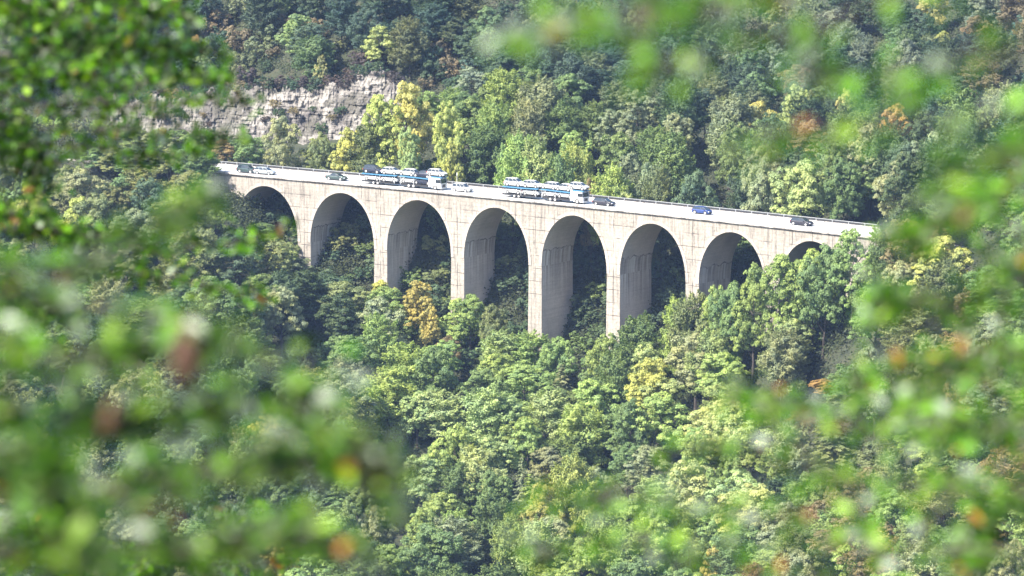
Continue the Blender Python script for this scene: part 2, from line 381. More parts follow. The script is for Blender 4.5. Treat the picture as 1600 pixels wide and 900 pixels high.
for n_, b_ in enumerate(bays):
    c = SP*b_
    fr, sf = arch_body(c)
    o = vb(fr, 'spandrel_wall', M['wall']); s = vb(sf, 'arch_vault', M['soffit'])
    # proud ring around the opening
    rg = MB(); pin = [ell(i) for i in range(NA+1)]; pout = []
    for i in range(NA+1):
        t_ = pi*i/NA; w_ = 0.62
        nx_, nz_ = -cos(t_)/HO, sin(t_)/RI; l_ = sqrt(nx_*nx_+nz_*nz_); pout.append((pin[i][0]+w_*nx_/l_, pin[i][1]+w_*nz_/l_))
    pr = -0.10
    strip(rg, [bpos(c+a, pr, z) for a, z in pin], [bpos(c+a, pr, z) for a, z in pout], [(a+c, z) for a, z in pin], [(a+c, z) for a, z in pout])
    strip(rg, [bpos(c+a, pr, z) for a, z in pout], [bpos(c+a, 0.0, z) for a, z in pout], [(a+c, z) for a, z in pout], [(a+c, z) for a, z in pout])
    strip(rg, [bpos(c+a, 0.002, z) for a, z in pin], [bpos(c+a, pr, z) for a, z in pin], [(a+c, z) for a, z in pin], [(a+c, z) for a, z in pin])
    vb(rg, 'arch_ring', M['ring'])
for b_ in range(-5, 4):
    c = SP*(b_+0.5); gz = min(float(ground(*bpos(c, d)[:2])) for d in (0, 6, 12)) + GRADE*c - 2.5
    top_z = CR-RI
    if gz > top_z - 0.5: continue
    pm = MB(); ps = MB(); h = top_z-gz; hw, hb = 1.5, 1.5+0.006*h; db = 0.012*h
    segs = 8
    zs = [top_z-h*i/segs for i in range(segs+1)]; w_ = [hw+(hb-hw)*i/segs for i in range(segs+1)]; dd = [db*i/segs for i in range(segs+1)]
    strip(pm, [bpos(c-w, -e, z) for z, w, e in zip(zs, w_, dd)], [bpos(c+w, -e, z) for z, w, e in zip(zs, w_, dd)], [(c-w, z) for z, w in zip(zs, w_)], [(c+w, z) for z, w in zip(zs, w_)])
    strip(pm, [bpos(c+w, DEP+e, z) for z, w, e in zip(zs, w_, dd)], [bpos(c-w, DEP+e, z) for z, w, e in zip(zs, w_, dd)], [(c+w, z) for z, w in zip(zs, w_)], [(c-w, z) for z, w in zip(zs, w_)])
    nf = len(pm.f)
    for sgn in (-1, 1):
        for k in range(6):
            d0, d1 = DEP*k/6, DEP*(k+1)/6
            e0 = [-e if k == 0 else 0 for e in dd]; e1 = [e if k == 5 else 0 for e in dd]
            q0 = [bpos(c+sgn*w, d0+e, z) for z, w, e in zip(zs, w_, e0)]; q1 = [bpos(c+sgn*w, d1+e, z) for z, w, e in zip(zs, w_, e1)]
            strip(pm, q0 if sgn > 0 else q1, q1 if sgn > 0 else q0, [(d0+(c-9*sgn)*3, z) for z in zs], [(d1+(c-9*sgn)*3, z) for z in zs])
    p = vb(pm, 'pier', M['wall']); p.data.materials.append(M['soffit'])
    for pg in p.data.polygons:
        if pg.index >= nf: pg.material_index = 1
    bm = bmesh.new(); bm.from_mesh(p.data); bmesh.ops.remove_doubles(bm, verts=bm.verts, dist=.002); bm.to_mesh(p.data); bm.free()
# abutment walls closing both ends
for a0, a1 in ((-SP*5.5-20, -SP*5.5), (SP*4.5, SP*4.5+16)):
    ab = MB(); ks = [a0+(a1-a0)*i/6 for i in range(7)]
    strip(ab, [bpos(a, 0, -16) for a in ks], [bpos(a, 0, DTOP) for a in ks], [(a, -16) for a in ks], [(a, DTOP) for a in ks])
    strip(ab, [bpos(a, DEP, DTOP) for a in ks], [bpos(a, DEP, -16) for a in ks], [(a, DTOP) for a in ks], [(a, -16) for a in ks])
    vb(ab, 'abutment_wall', M['wall'])
def ribbon(mb, prof, a0, a1, step=2.0, closed=True):
    """sweep a (d, z) profile along the bridge"""
    ks = np.arange(a0, a1+0.01, step); pr = list(prof) + ([prof[0]] if closed else [])
    for (d0, z0), (d1, z1) in zip(pr[:-1], pr[1:]):
        strip(mb, [bpos(a, d0, z0) for a in ks], [bpos(a, d1, z1) for a in ks], [(a, z0+d0) for a in ks], [(a, z1+d1) for a in ks])
A0, A1 = -SP*5.5-20, SP*4.5+16
mb = MB(); ribbon(mb, [(-0.02, DTOP), (-0.02, -0.05), (DEP+0.02, -0.05), (DEP+0.02, DTOP)], A0, A1); vb(mb, 'deck_slab', M['wall'])
mb = MB(); ribbon(mb, [(-0.34, -0.26), (-0.34, 0.24), (0.30, 0.24), (0.30, -0.04), (-0.03, -0.04), (-0.03, -0.26)][::-1], A0, A1); vb(mb, 'kerb_coping', M['coping'])
mb = MB(); ribbon(mb, [(DEP-0.20, -0.04), (DEP-0.20, 0.20), (DEP+0.20, 0.20), (DEP+0.20, -0.26), (DEP+0.03, -0.26), (DEP+0.03, -0.04)][::-1], A0, A1); vb(mb, 'far_parapet', M['coping'])
mb = MB(); ribbon(mb, [(DEP-0.12, 0.62), (DEP-0.16, 0.65), (DEP-0.16, 0.75), (DEP-0.02, 0.75), (DEP-0.06, 0.62)][::-1], A0, A1)
rl = vb(mb, 'guard_rail', M['steel'])
mb = MB(); ribbon(mb, [(DEP-0.08, 0.22), (DEP-0.08, 0.60), (DEP-0.05, 0.60), (DEP-0.05, 0.22)][::-1], A0, A1); vb(mb, 'gap_shade_strip', M['plastic'])  # solid dark strip put in for the shaded open gaps below the rail
for a in np.arange(A0+1, A1, 3.6):
    p = MB(); x, y, z = bpos(a, DEP-0.05, 0.32)
    p.box(-0.07, 0.07, -0.10, 0.06, -0.11, 0.42); o = p.build('rail_post', M['steel'], None)
    o.matrix_world = Matrix.Translation((x, y, z)) @ Matrix.Rotation(-(TH0+a/RR), 4, 'Z'); o.parent = via; o.matrix_parent_inverse = Matrix.Translation(-vo)
# road and its markings
mb = MB(); ribbon(mb, [(0.30, 0.02), (DEP-0.25, 0.02)], A0-60, A1+60, closed=False); tag(mb.build('road', M['road']), kind='structure')
mb = MB()
for d in (0.75, DEP-0.8): ribbon(mb, [(d, 0.026), (d+0.15, 0.026)], A0, A1, closed=False)
for a in np.arange(A0, A1-6, 12.0): ribbon(mb, [(4.4, 0.026), (4.55, 0.026)], a, a+4, closed=False); ribbon(mb, [(7.9, 0.026), (8.05, 0.026)], a, a+4, closed=False)
tag(mb.build('road_markings', M['marking']), kind='structure')

# ------------------------------------------------------------------ cars
def make_car(name, style, col):
    """x forward, y left, origin on the ground between the axles"""
    L, Wd, H, belt, hood, xs_f, xs_r = dict(
        suv=(4.35, 1.84, 1.66, 1.02, 1.02, 0.62, -1.95), hatch=(4.05, 1.76, 1.47, 0.93, 0.92, 0.72, -1.90),
        sedan=(4.65, 1.82, 1.44, 0.92, 0.88, 0.55, -1.45), estate=(4.65, 1.82, 1.48, 0.93, 0.89, 0.62, -2.12), mpv=(4.3, 1.80, 1.60, 0.98, 0.95, 0.95, -1.98))[style]
    root = empty(name); h2 = L/2; w = Wd/2
    wb = L*0.295; wr = 0.335 if style != 'suv' else 0.37
    boot = belt if style in ('sedan',) else belt-0.02
    # lower body: stations along x with (half width, sill z, shoulder z, top z)
    st = [(-h2, .72, .42, .60, .62), (-h2+.08, .88, .30, .72, boot-.12), (-h2+.30, .96, .25, .80, boot), (-wb-.42, 1, .22, .80, belt), (0, 1, .20, .78, belt),
          (xs_f+.45, 1, .20, .76, belt-.01), (wb+.42, .98, .22, .74, hood-.04), (h2-.32, .92, .24, .68, hood-.13), (h2-.08, .80, .28, .58, hood-.27), (h2, .62, .34, .50, .56)]
    b = MB(); rings = []
    for x, k, z0, z1, z2 in st:
        y = w*k; rings.append([(x, -y*.94, z0), (x, -y, (z0+z1)/2), (x, -y*.985, z1), (x, -y*.93, z2), (x, -y*.55, z2+.025), (x, 0, z2+.035), (x, y*.55, z2+.025), (x, y*.93, z2), (x, y*.985, z1), (x, y, (z0+z1)/2), (x, y*.94, z0)])
    n = 11; vs = [p for r in rings for p in r]; fs = []
    for i in range(len(rings)-1):
        for j in range(n-1): fs.append((i*n+j, i*n+j+1, (i+1)*n+j+1, (i+1)*n+j))
        fs.append((i*n+n-1, i*n, (i+1)*n, (i+1)*n+n-1))
    fs.append(tuple(range(n-1, -1, -1))); fs.append(tuple((len(rings)-1)*n+j for j in range(n))); b.add(vs, [f[::-1] for f in fs])
    # cabin: roof shell with pillars (base ring and roof ring)
    xr0, xr1 = xs_r, xs_f+.62                  # base rear, base front
    tr0 = {'sedan': xs_r+.62, 'hatch': xs_r+.38, 'suv': xs_r+.22, 'estate': xs_r+.30, 'mpv': xs_r+.25}[style]; tr1 = xs_f-.18
    def ringz(z, k, x0, x1, bow): return [(x0, -w*k*.92, z), ((x0*2+x1)/3, -w*k, z+bow), ((x0+2*x1)/3, -w*k, z+bow), (x1, -w*k*.93, z), (x1, w*k*.93, z), ((x0+2*x1)/3, w*k, z+bow), ((x0*2+x1)/3, w*k, z+bow), (x0, w*k*.92, z)]
    lo = ringz(belt-.02, .93, xr0, xr1, 0); hi = ringz(H-.07, .76, tr0, tr1, .03); tp = ringz(H-.015, .62, tr0+.18, tr1-.15, .015)
    m8 = 8; b.add(lo+hi+tp, [(i, (i+1) % 8, 8+(i+1) % 8, 8+i) for i in range(8)] + [(8+i, 8+(i+1) % 8, 16+(i+1) % 8, 16+i) for i in range(8)] + [tuple(range(16, 24))])
    b.sm = False; bo = b.build('body', M[col], root)
    def pane(nm, q, out):
        q = [Vector(p) for p in q]; c = sum(q, Vector())/4; out = Vector(out)
        q = [c+(p-c)*0.93+out*0.018 for p in q]
        pb = MB(); pb.add([tuple(p) for p in q]+[tuple(p-out*0.014) for p in q], [(0, 1, 2, 3), (7, 6, 5, 4), (0, 4, 5, 1), (1, 5, 6, 2), (2, 6, 7, 3), (3, 7, 4, 0)])
        return pb.build(nm, M['glass'], root)
    pane('windscreen', [lo[3], lo[4], hi[4], hi[3]], (.7, 0, .7)); pane('rear_window', [lo[7], lo[0], hi[0], hi[7]], (-.7, 0, .7))
    for s_, idx in ((-1, (0, 1, 2, 3)), (1, (7, 6, 5, 4))):
        for i, j in ((0, 1), (1, 2), (2, 3)):
            i_, j_ = idx[i], idx[j]; q = [lo[i_], lo[j_], hi[j_], hi[i_]]
            pane('side_window', q if s_ < 0 else q[::-1], (0, s_*.95, .3))
    for sx_ in (-1, 1):
        for sy_ in (-1, 1):
            t_ = MB().cyl((sx_*wb, sy_*(w-.10), wr), (0, 1, 0), wr, .215, 20); t_.sm = False
            wh = t_.build('wheel', M['tyre'], root)
            MB().cyl((sx_*wb, sy_*(w+.012), wr), (0, sy_, 0), wr*.70, .03, 14, wr*.62).build('rim', M['rim'], wh)
            MB().cyl((sx_*wb, sy_*(w-.005), wr+.01), (0, 1, 0), wr*1.16, .05, 20).build('wheel_arch', M['plastic'], root)
    for s_ in (-1, 1):
        MB().box(h2-.22, h2-.05, s_*w*.72-.16, s_*w*.72+.16, .58, .70).build('headlight', M['lamp'], root)
        MB().box(-h2+.01, -h2+.16, s_*w*.76-.13, s_*w*.76+.13, .66, .86).build('tail_light', M['red'], root)
        MB().box(xs_f+.18, xs_f+.32, s_*(w+.07)-.09, s_*(w+.07)+.09, belt-.02, belt+.13).build('wing_mirror', M[col], root)
    MB().box(h2-.10, h2+.012, -w*.45, w*.45, .33, .52).build('grille', M['plastic'], root)
    MB().box(-wb+.30, wb-.30, -w-.006, w+.006, .19, .27).build('sill_trim', M['plastic'], root)
    return root
protos = {}
def put(kind, style, col, mat, label, cat='car', group=None):
    key = (kind, style, col)
    if key in protos: o = copy_tree(protos[key])
    else: o = make_car(kind, style, col); protos[key] = o
    o.rotation_mode = 'XYZ'; loc, rot, _ = mat.decompose(); o.location = loc; o.rotation_euler = rot.to_euler()
    if 'group' in o: del o['group']
    tag(o, label, cat, group); return o
def on_road(px, d, z=0.026):
    a = a_at(px, d, 0.7); p = bpos(a, d, z)
    return Matrix.Translation(p) @ Matrix.Rotation(-(TH0+a/RR), 4, 'Z') @ Matrix.Rotation(GRADE, 4, 'Y')
G = 'cars driving across the viaduct'
put('car', 'suv', 'green', on_road(386, 2.6), 'dark green off-road car, rearmost of the cars crossing the viaduct', group=G)
put('car', 'estate', 'silver', on_road(414, 2.6), 'silver grey estate car close in front of the rearmost dark green car', group=G)
put('car', 'sedan', 'green', on_road(526, 3.4), 'dark green saloon driving behind the first car transporter', group=G)
put('car', 'suv', 'white', on_road(722, 3.6), 'white off-road car driving just in front of the first car transporter', group=G)
put('car', 'estate', 'black', on_road(944, 3.7), 'black car just in front of the second car transporter', group=G)
put('car', 'hatch', 'blue', on_road(1097, 5.9), 'small blue car alone on the viaduct between two black cars', group=G)
put('car', 'estate', 'black', on_road(1253, 5.0), 'black car leading the traffic, near the bushes at the viaduct end', group=G)

# ------------------------------------------------------------------ car transporters
TL = 18.7
def make_transporter():
    r = empty('car_transporter')
    # x from 0 (tail) to TL (bumper)
    def prt(nm, mat, *boxes):
        mb_ = MB()
        for b_ in boxes: mb_.box(*b_)
        return mb_.build(nm, M[mat], r)
    cab = MB(); fx = TL-.02; x0 = fx-2.25
    prof = [(x0, .95), (x0, 2.50), (fx-.42, 2.50), (fx-.16, 2.32), (fx-.02, 1.35), (fx, .95)]
    vs = [(x, -1.22, z) for x, z in prof]+[(x, 1.22, z) for x, z in prof]; n = len(prof)
    cab.add(vs, [tuple(range(n-1, -1, -1))[::-1], tuple(range(n, 2*n))[::-1]] + [(i, n+i, n+(i+1) % n, (i+1) % n) for i in range(n)])
    cab.box(x0+.1, fx-.02, -1.22, 1.22, .42, .949)
    c = cab.build('cab', M['white'], r)
    g_ = MB(); g_.add([(fx-.005, -1.08, 1.42), (fx-.005, 1.08, 1.42), (fx-.135, 1.08, 2.28), (fx-.135, -1.08, 2.28)], [(0, 1, 2, 3)]); g_.build('windscreen', M['glass'], c)
    for s_ in (-1, 1):
        g_ = MB(); g_.box(fx-1.25, fx-.30, s_*1.224-.008, s_*1.224+.008, 1.45, 2.15); g_.build('side_window', M['glass'], c)
        g_ = MB(); g_.box(fx-.28, fx-.10, s_*1.38-.10, s_*1.38+.10, 1.55, 2.20); g_.build('wing_mirror', M['plastic'], c)
        g_ = MB(); g_.box(fx-.06, fx+.012, s_*.92-.2, s_*.92+.2, .55, .75); g_.build('headlight', M['lamp'], c)
    g_ = MB(); g_.box(fx-.04, fx+.015, -.62, .62, .60, 1.18); g_.build('grille', M['plastic'], c)
    g_ = MB(); g_.box(fx-.02, fx+.06, -1.2, 1.2, .30, .50); g_.build('bumper', M['white'], c)
    # hollow column behind the cab
    prt('support_column', 'white', (x0-.62, x0-.12, -1.25, -.98, .55, 2.75), (x0-.62, x0-.12, .98, 1.25, .55, 2.75), (x0-.62, x0-.12, -.978, .978, 2.50, 2.74))
    # chassis and lower loading decks
    prt('chassis', 'plastic', (9.0, fx-.6, -.45, .45, .50, .75), (8.2, 9.6, -.12, .12, .50, .62), (.3, 8.2, -.45, .45, .42, .62))
    prt('lower_deck', 'plastic', (.0, 7.9, -1.22, -.55, .63, .72), (.0, 7.9, .55, 1.22, .63, .72), (9.2, x0-.1, -1.22, -.55, .76, .84), (9.2, x0-.1, .55, 1.22, .76, .84))
    prt('side_rail', 'plastic', (.2, 7.6, -1.24, -1.225, .44, .62), (9.4, x0-.2, -1.24, -1.225, .46, .74), (.2, 7.6, 1.225, 1.24, .44, .62), (9.4, x0-.2, 1.225, 1.24, .46, .74))
    for nm, xa, xb, za, zb in (('upper_deck', .1, 4.6, 2.06, 2.06), ('upper_deck', 4.62, 8.3, 2.06, 2.18), ('upper_deck', 9.0, x0-.65, 2.22, 2.10), ('cab_deck', x0-.08, TL+.05, 2.60, 2.60)):
        dk = MB()
        for ya, yb_ in ((-1.25, -.60), (.60, 1.25)):
            dk.add([(xa, ya, za-.09), (xb, ya, zb-.09), (xb, yb_, zb-.09), (xa, yb_, za-.09), (xa, ya, za+.09), (xb, ya, zb+.09), (xb, yb_, zb+.09), (xa, yb_, za+.09)], [(3, 2, 1, 0), (4, 5, 6, 7), (0, 1, 5, 4), (1, 2, 6, 5), (2, 3, 7, 6), (3, 0, 4, 7)])
        dk.build(nm, M['deckblue'], r)
    for x in (4.45, 7.9, 9.3, 12.4):
        for s_ in (-1, 1): MB().box(x-.06, x+.06, s_*1.265-.04, s_*1.265+.04, .60, 2.0).build('post', M['steel'], r)
    for x, rr_ in ((2.9, .40), (3.9, .40), (11.2, .46), (12.3, .46), (TL-1.35, .50)):
        for s_ in (-1, 1):
            wh = MB().cyl((x, s_*1.06, rr_), (0, 1, 0), rr_, .34, 22).build('wheel', M['tyre'], r)
            MB().cyl((x, s_*1.235, rr_), (0, s_, 0), rr_*.55, .03, 14).build('rim', M['rim'], wh)
    for s_ in (-1, 1): MB().box(-.04, .05, s_*.95-.2, s_*.95+.2, .55, .72).build('tail_light', M['red'], r)
    return r
def transporter_at(px, d): # px of the tail
    a = a_at(px+66, d, 1.0); th = TH0+a/RR; p = bpos(a, d, .026)
    return Matrix.Translation(p) @ Matrix.Rotation(-th, 4, 'Z') @ Matrix.Rotation(GRADE, 4, 'Y') @ Matrix.Translation((-TL/2, 0, 0))
GT = 'car transporters loaded with cars'
tr1 = make_transporter(); T1 = transporter_at(565, 3.0); tr1.matrix_world = T1
tag(tr1, 'car transporter with blue decks behind the white off-road car, carrying white and dark cars', 'truck', GT)
tr2 = copy_tree(tr1); T2 = transporter_at(786, 3.0); tr2.matrix_world = T2
tag(tr2, 'car transporter with blue decks carrying only white cars, behind the black car', 'truck', GT)
GC = 'new cars carried on the transporters'
def load(T, x, z, rev, style, col, label, tilt=0.0):
    m = T @ Matrix.Translation((x, 0, z)) @ Matrix.Rotation(tilt, 4, 'Y')
    if rev: m = m @ Matrix.Rotation(pi, 4, 'Z')
    put('carried_car', style, col, m, label, group=GC)
F1, F2 = 'first transporter', 'second transporter'
load(T1, 2.2, 2.18, 0, 'suv', 'navy', 'dark off-road car at the tail of the first transporter upper deck')
load(T1, 6.35, 2.24, 0, 'hatch', 'white', 'white hatchback, second car from the tail on the first transporter upper deck', -.02)
load(T1, 10.35, 2.30, 1, 'hatch', 'white', 'white hatchback facing backwards in the middle of the first transporter upper deck', .02)
load(T1, 13.9, 2.24, 1, 'sedan', 'navy', 'dark car squeezed behind the white cab car on the first transporter', .02)
load(T1, 17.0, 2.72, 0, 'hatch', 'white', 'white car riding above the cab of the first transporter')
load(T1, 2.3, .72, 0, 'hatch', 'white', 'white car at the tail of the first transporter lower deck')
load(T1, 6.3, .72, 0, 'hatch', 'white', 'white car, second from the tail on the first transporter lower deck')
load(T1, 10.9, .84, 1, 'hatch', 'white', 'white car on the first transporter lower deck over the truck axles')
load(T1, 14.1, .84, 1, 'sedan', 'navy', 'dark car on the first transporter lower deck directly behind the cab')
load(T2, 2.2, 2.18, 0, 'suv', 'white', 'white off-road car at the tail of the second transporter upper deck')
load(T2, 6.35, 2.24, 0, 'hatch', 'white', 'white hatchback, second car from the tail on the second transporter upper deck', -.02)
load(T2, 10.45, 2.30, 1, 'hatch', 'white', 'white hatchback facing backwards in the middle of the second transporter upper deck', .02)
load(T2, 13.85, 2.24, 1, 'hatch', 'white', 'white car facing backwards just behind the second transporter cab, upper deck', .02)
load(T2, 17.0, 2.72, 0, 'hatch', 'white', 'white car riding above the cab of the second transporter')
load(T2, 2.3, .72, 0, 'hatch', 'white', 'white car at the tail of the second transporter lower deck')
load(T2, 6.3, .72, 0, 'hatch', 'white', 'white car, second from the tail on the second transporter lower deck')
load(T2, 10.9, .84, 1, 'hatch', 'white', 'white car on the second transporter lower deck over the truck axles')
load(T2, 14.3, .84, 1, 'hatch', 'white', 'white car on the second transporter lower deck directly behind the cab')
# poles on the near edge
for px, h, lab in ((714, 4.1, 'thin white pole on the viaduct edge beside the white off-road car'), (353, 1.9, 'short pale marker post on the viaduct edge near its bushy start')):
    a = a_at(px, -0.15); p = empty('marker_pole', bpos(a, -0.15, 0.14)); tag(p, lab, 'pole')
    MB().cyl((0, 0, h/2), (0, 0, 1), .05, h, 8).build('pole', M['white'], p)
    MB().box(-.09, .09, -.05, .05, h-.55, h+.02).build('cap', M['white'], p)
    MB().box(-.12, .12, -.12, .12, 0, .05).build('foot_plate', M['steel'], p)

# ------------------------------------------------------------------ distant trees
def leaves_mesh(name, C, Nn, size, rs, narrow=0.62):
    """one four-cornered leaf clump per centre C with normal Nn"""
    n = len(C); Nn = Nn/np.linalg.norm(Nn, axis=1, keepdims=True)
    r = rs.normal(size=(n, 3)); T = np.cross(Nn, r); T /= np.linalg.norm(T, axis=1, keepdims=True); B = np.cross(Nn, T)
    s = (size*rs.uniform(.65, 1.35, n))[:, None]
    P = [C+T*s, C+B*s*narrow*rs.uniform(.6, 1.1, (n, 1)), C-T*s*rs.uniform(.7, 1, (n, 1)), C-B*s*narrow*rs.uniform(.6, 1.1, (n, 1))]
    V = np.stack(P, 1).reshape(-1, 3); F = np.arange(4*n).reshape(n, 4)
    return np_mesh(name, V, F, M['leaf'])
def sph(n, rs):
    v = rs.normal(size=(n, 3)); return v/np.linalg.norm(v, axis=1, keepdims=True)
def crown_mesh(form, seed):
    """crown of a nominal 14 m tree standing at the origin"""
    rs = np.random.default_rng(seed); Cs = []; Ns = []
    if form == 'spruce':
        H = 15
        for k in range(24):
            z = 2+12.6*k/24; R = 3.1*(1-k/24.5)+.15; nb = max(4, int(11*(1-k/30)))
            for j in range(nb):
                an = 2*pi*(j+rs.random())/nb; L = R*rs.uniform(.75, 1.12); m = int(50*L+16)
                s = rs.random(m)**.7; lat = rs.normal(size=m)*.16*(1.2-s)*L
                x = s*L*cos(an)-lat*sin(an); y = s*L*sin(an)+lat*cos(an); zz = z - .42*s*L + .10*(s*L)**2*.4 - np.abs(lat)*.5 + rs.normal(size=m)*.05
                Cs.append(np.stack([x, y, zz], 1)); nn = np.stack([.5*cos(an)+0*x, .5*sin(an)+0*x, 1+0*x], 1)+rs.normal(size=(m, 3))*.45; Ns.append(nn)
        return leaves_mesh('crown', np.vstack(Cs), np.vstack(Ns), .17, rs, .5)
    if form == 'shrub':
        nl, cz, rx, rz = 6, 1.7, 2.4, 1.7
    elif form == 'beech': nl, cz, rx, rz = 9, 8.3, 4.3, 5.8
    elif form == 'maple': nl, cz, rx, rz = 7, 7.8, 4.6, 5.4
    else: nl, cz, rx, rz = 8, 8.0, 4.4, 5.6
    lobes = []
    for k in range(nl):
        t_ = (k+.5)/nl; zz = -0.75+1.65*t_; rr = sqrt(max(0, 1-min(1, abs(zz))**2))*.60+.05; an = k*2.4+rs.uniform(-.5, .5)
        lr = rs.uniform(.34, .50)*(1.0 if zz < .5 else .85)
        lobes.append((np.array([rx*rr*cos(an), rx*rr*sin(an), cz+rz*zz*.78]), lr*rx*1.05))
    if form != 'shrub': lobes.append((np.array([rs.uniform(-.4, .4), rs.uniform(-.4, .4), cz+rz*.72]), rx*.33))
    for c, r in lobes:
        nc = int(17*r*r/3.2)+9
        for d in sph(nc, rs):
            if d[2] < -.65: continue
            if form == 'beech':      # sprays: flat, pointing outwards and up
                cc = c+d*r*np.array([1, 1, 1.2])*rs.uniform(.75, 1.1); m = 150
                ax = d*np.array([1, 1, .3])+np.array([0, 0, .35]); ax /= np.linalg.norm(ax)
                s = rs.uniform(-.5, 1, m); w_ = rs.normal(size=(m, 3))*.34*(1.05-s)[:, None]; w_[:, 2] *= .6
                Cs.append(cc+ax*s[:, None]*1.15+w_); Ns.append(np.array([0, 0, .7])+d*.7+rs.normal(size=(m, 3))*.45)
            else:                    # billows
                cr = rs.uniform(.42, .82)*(1 if form != 'shrub' else .55); cc = c+d*r*rs.uniform(.8, 1.08); m = int(135*cr)+25
                q = sph(m, rs); q[:, 2] = np.where(q[:, 2] < -.2, -q[:, 2]*.6, q[:, 2]); rad = rs.uniform(.65, 1.05, m)[:, None]
                Cs.append(cc+q*rad*cr*np.array([1, 1, .8])); Ns.append(q*.9+d*.35+rs.normal(size=(m, 3))*.42+np.array([0, 0, .15]))
        m = int(200*r*r/3)
        q = sph(m, rs); Cs.append(c+q*r*rs.uniform(.3, .9, m)[:, None]); Ns.append(q+rs.normal(size=(m, 3))*.6)
    sz = {'shrub': .14, 'beech': .17, 'maple': .19}.get(form, .165)
    return leaves_mesh('crown', np.vstack(Cs), np.vstack(Ns), sz, rs)
def trunk_mesh(form, seed):
    rs = random.Random(seed); mb_ = MB()
    top = {'shrub': 1.6, 'spruce': 14.0}.get(form, 10.5); r0 = {'shrub': .07, 'spruce': .22}.get(form, .26)
    pts = [(rs.uniform(-.15, .15)*i/3, rs.uniform(-.15, .15)*i/3, -1.2+(top+1.2)*i/6) for i in range(7)]
    mb_.tube(pts, [r0*(1.25-.19*i) for i in range(7)], 7)
    if form not in ('spruce', 'shrub'):
        for k in range(7):
            z = 3.2+k*.95; an = k*2.4; p0 = Vector((pts[3][0]*.6, pts[3][1]*.6, z)); L = rs.uniform(2.2, 3.4)
            mb_.tube([p0, p0+Vector((cos(an)*L*.5, sin(an)*L*.5, L*.45)), p0+Vector((cos(an)*L, sin(an)*L, L*1.05))], [.10, .07, .025], 5)
    elif form == 'shrub':
        for k in range(5):
            an = k*1.3; mb_.tube([(0, 0, -.3), (cos(an)*.7, sin(an)*.7, 1.0), (cos(an)*1.4, sin(an)*1.4, 2.0)], [.05, .04, .015], 5)
    return mb_.mesh('trunk', M['bark'])
FORMS = {'beech': 4, 'ash': 4, 'maple': 3, 'spruce': 2, 'shrub': 3}
CR_M = {f: [crown_mesh(f, 100+11*i+len(f)) for i in range(n)] for f, n in FORMS.items()}
TR_M = {f: [trunk_mesh(f, 5+i) for i in range(n)] for f, n in FORMS.items()}
KIND = {'beech': 'beech_tree', 'ash': 'ash_tree', 'maple': 'maple_tree', 'spruce': 'spruce_tree', 'shrub': 'shrub'}
NOMH = {'beech': 14.6, 'ash': 14.2, 'maple': 13.6, 'spruce': 15.0, 'shrub': 3.7}; NOMW = {'beech': 10, 'ash': 10, 'maple': 10.4, 'spruce': 6.2, 'shrub': 5.4}
# foliage colours (albedo)
PAL = {'pale green': (.25, .30, .145), 'light green': (.195, .255, .095), 'mid green': (.115, .16, .068), 'olive green': (.14, .155, .075), 'dark green': (.055, .085, .045),
       'blue green': (.070, .105, .070), 'yellow green': (.28, .295, .10), 'golden yellow': (.31, .265, .10), 'orange': (.30, .19, .08), 'brownish': (.17, .13, .075), 'dark brown': (.075, .055, .050), 'grey green': (.18, .20, .13)}
def limit_front(u): return np.interp(u, [0, 330, 350, 372, 450, 468, 480, 560, 576, 600, 690, 702, 745, 775, 800, 835, 900, 935, 968, 1000, 1030, 1068, 1090, 1130, 1165, 1205, 1250, 1300, 1345, 1400, 1600],
                                    [250, 262, 300, 352, 358, 400, 408, 430, 436, 430, 436, 458, 452, 468, 512, 516, 534, 548, 508, 492, 478, 448, 434, 424, 398, 392, 376, 360, 345, 322, 285])
def limit_back(u): return np.interp(u, [0, 330, 345, 480, 520, 560, 572, 640, 690, 740, 830, 1000, 1150, 1300, 1600], [170, 200, 208, 205, 195, 190, 125, 120, 140, 108, 95, 85, 140, 150, 120])
cand = []
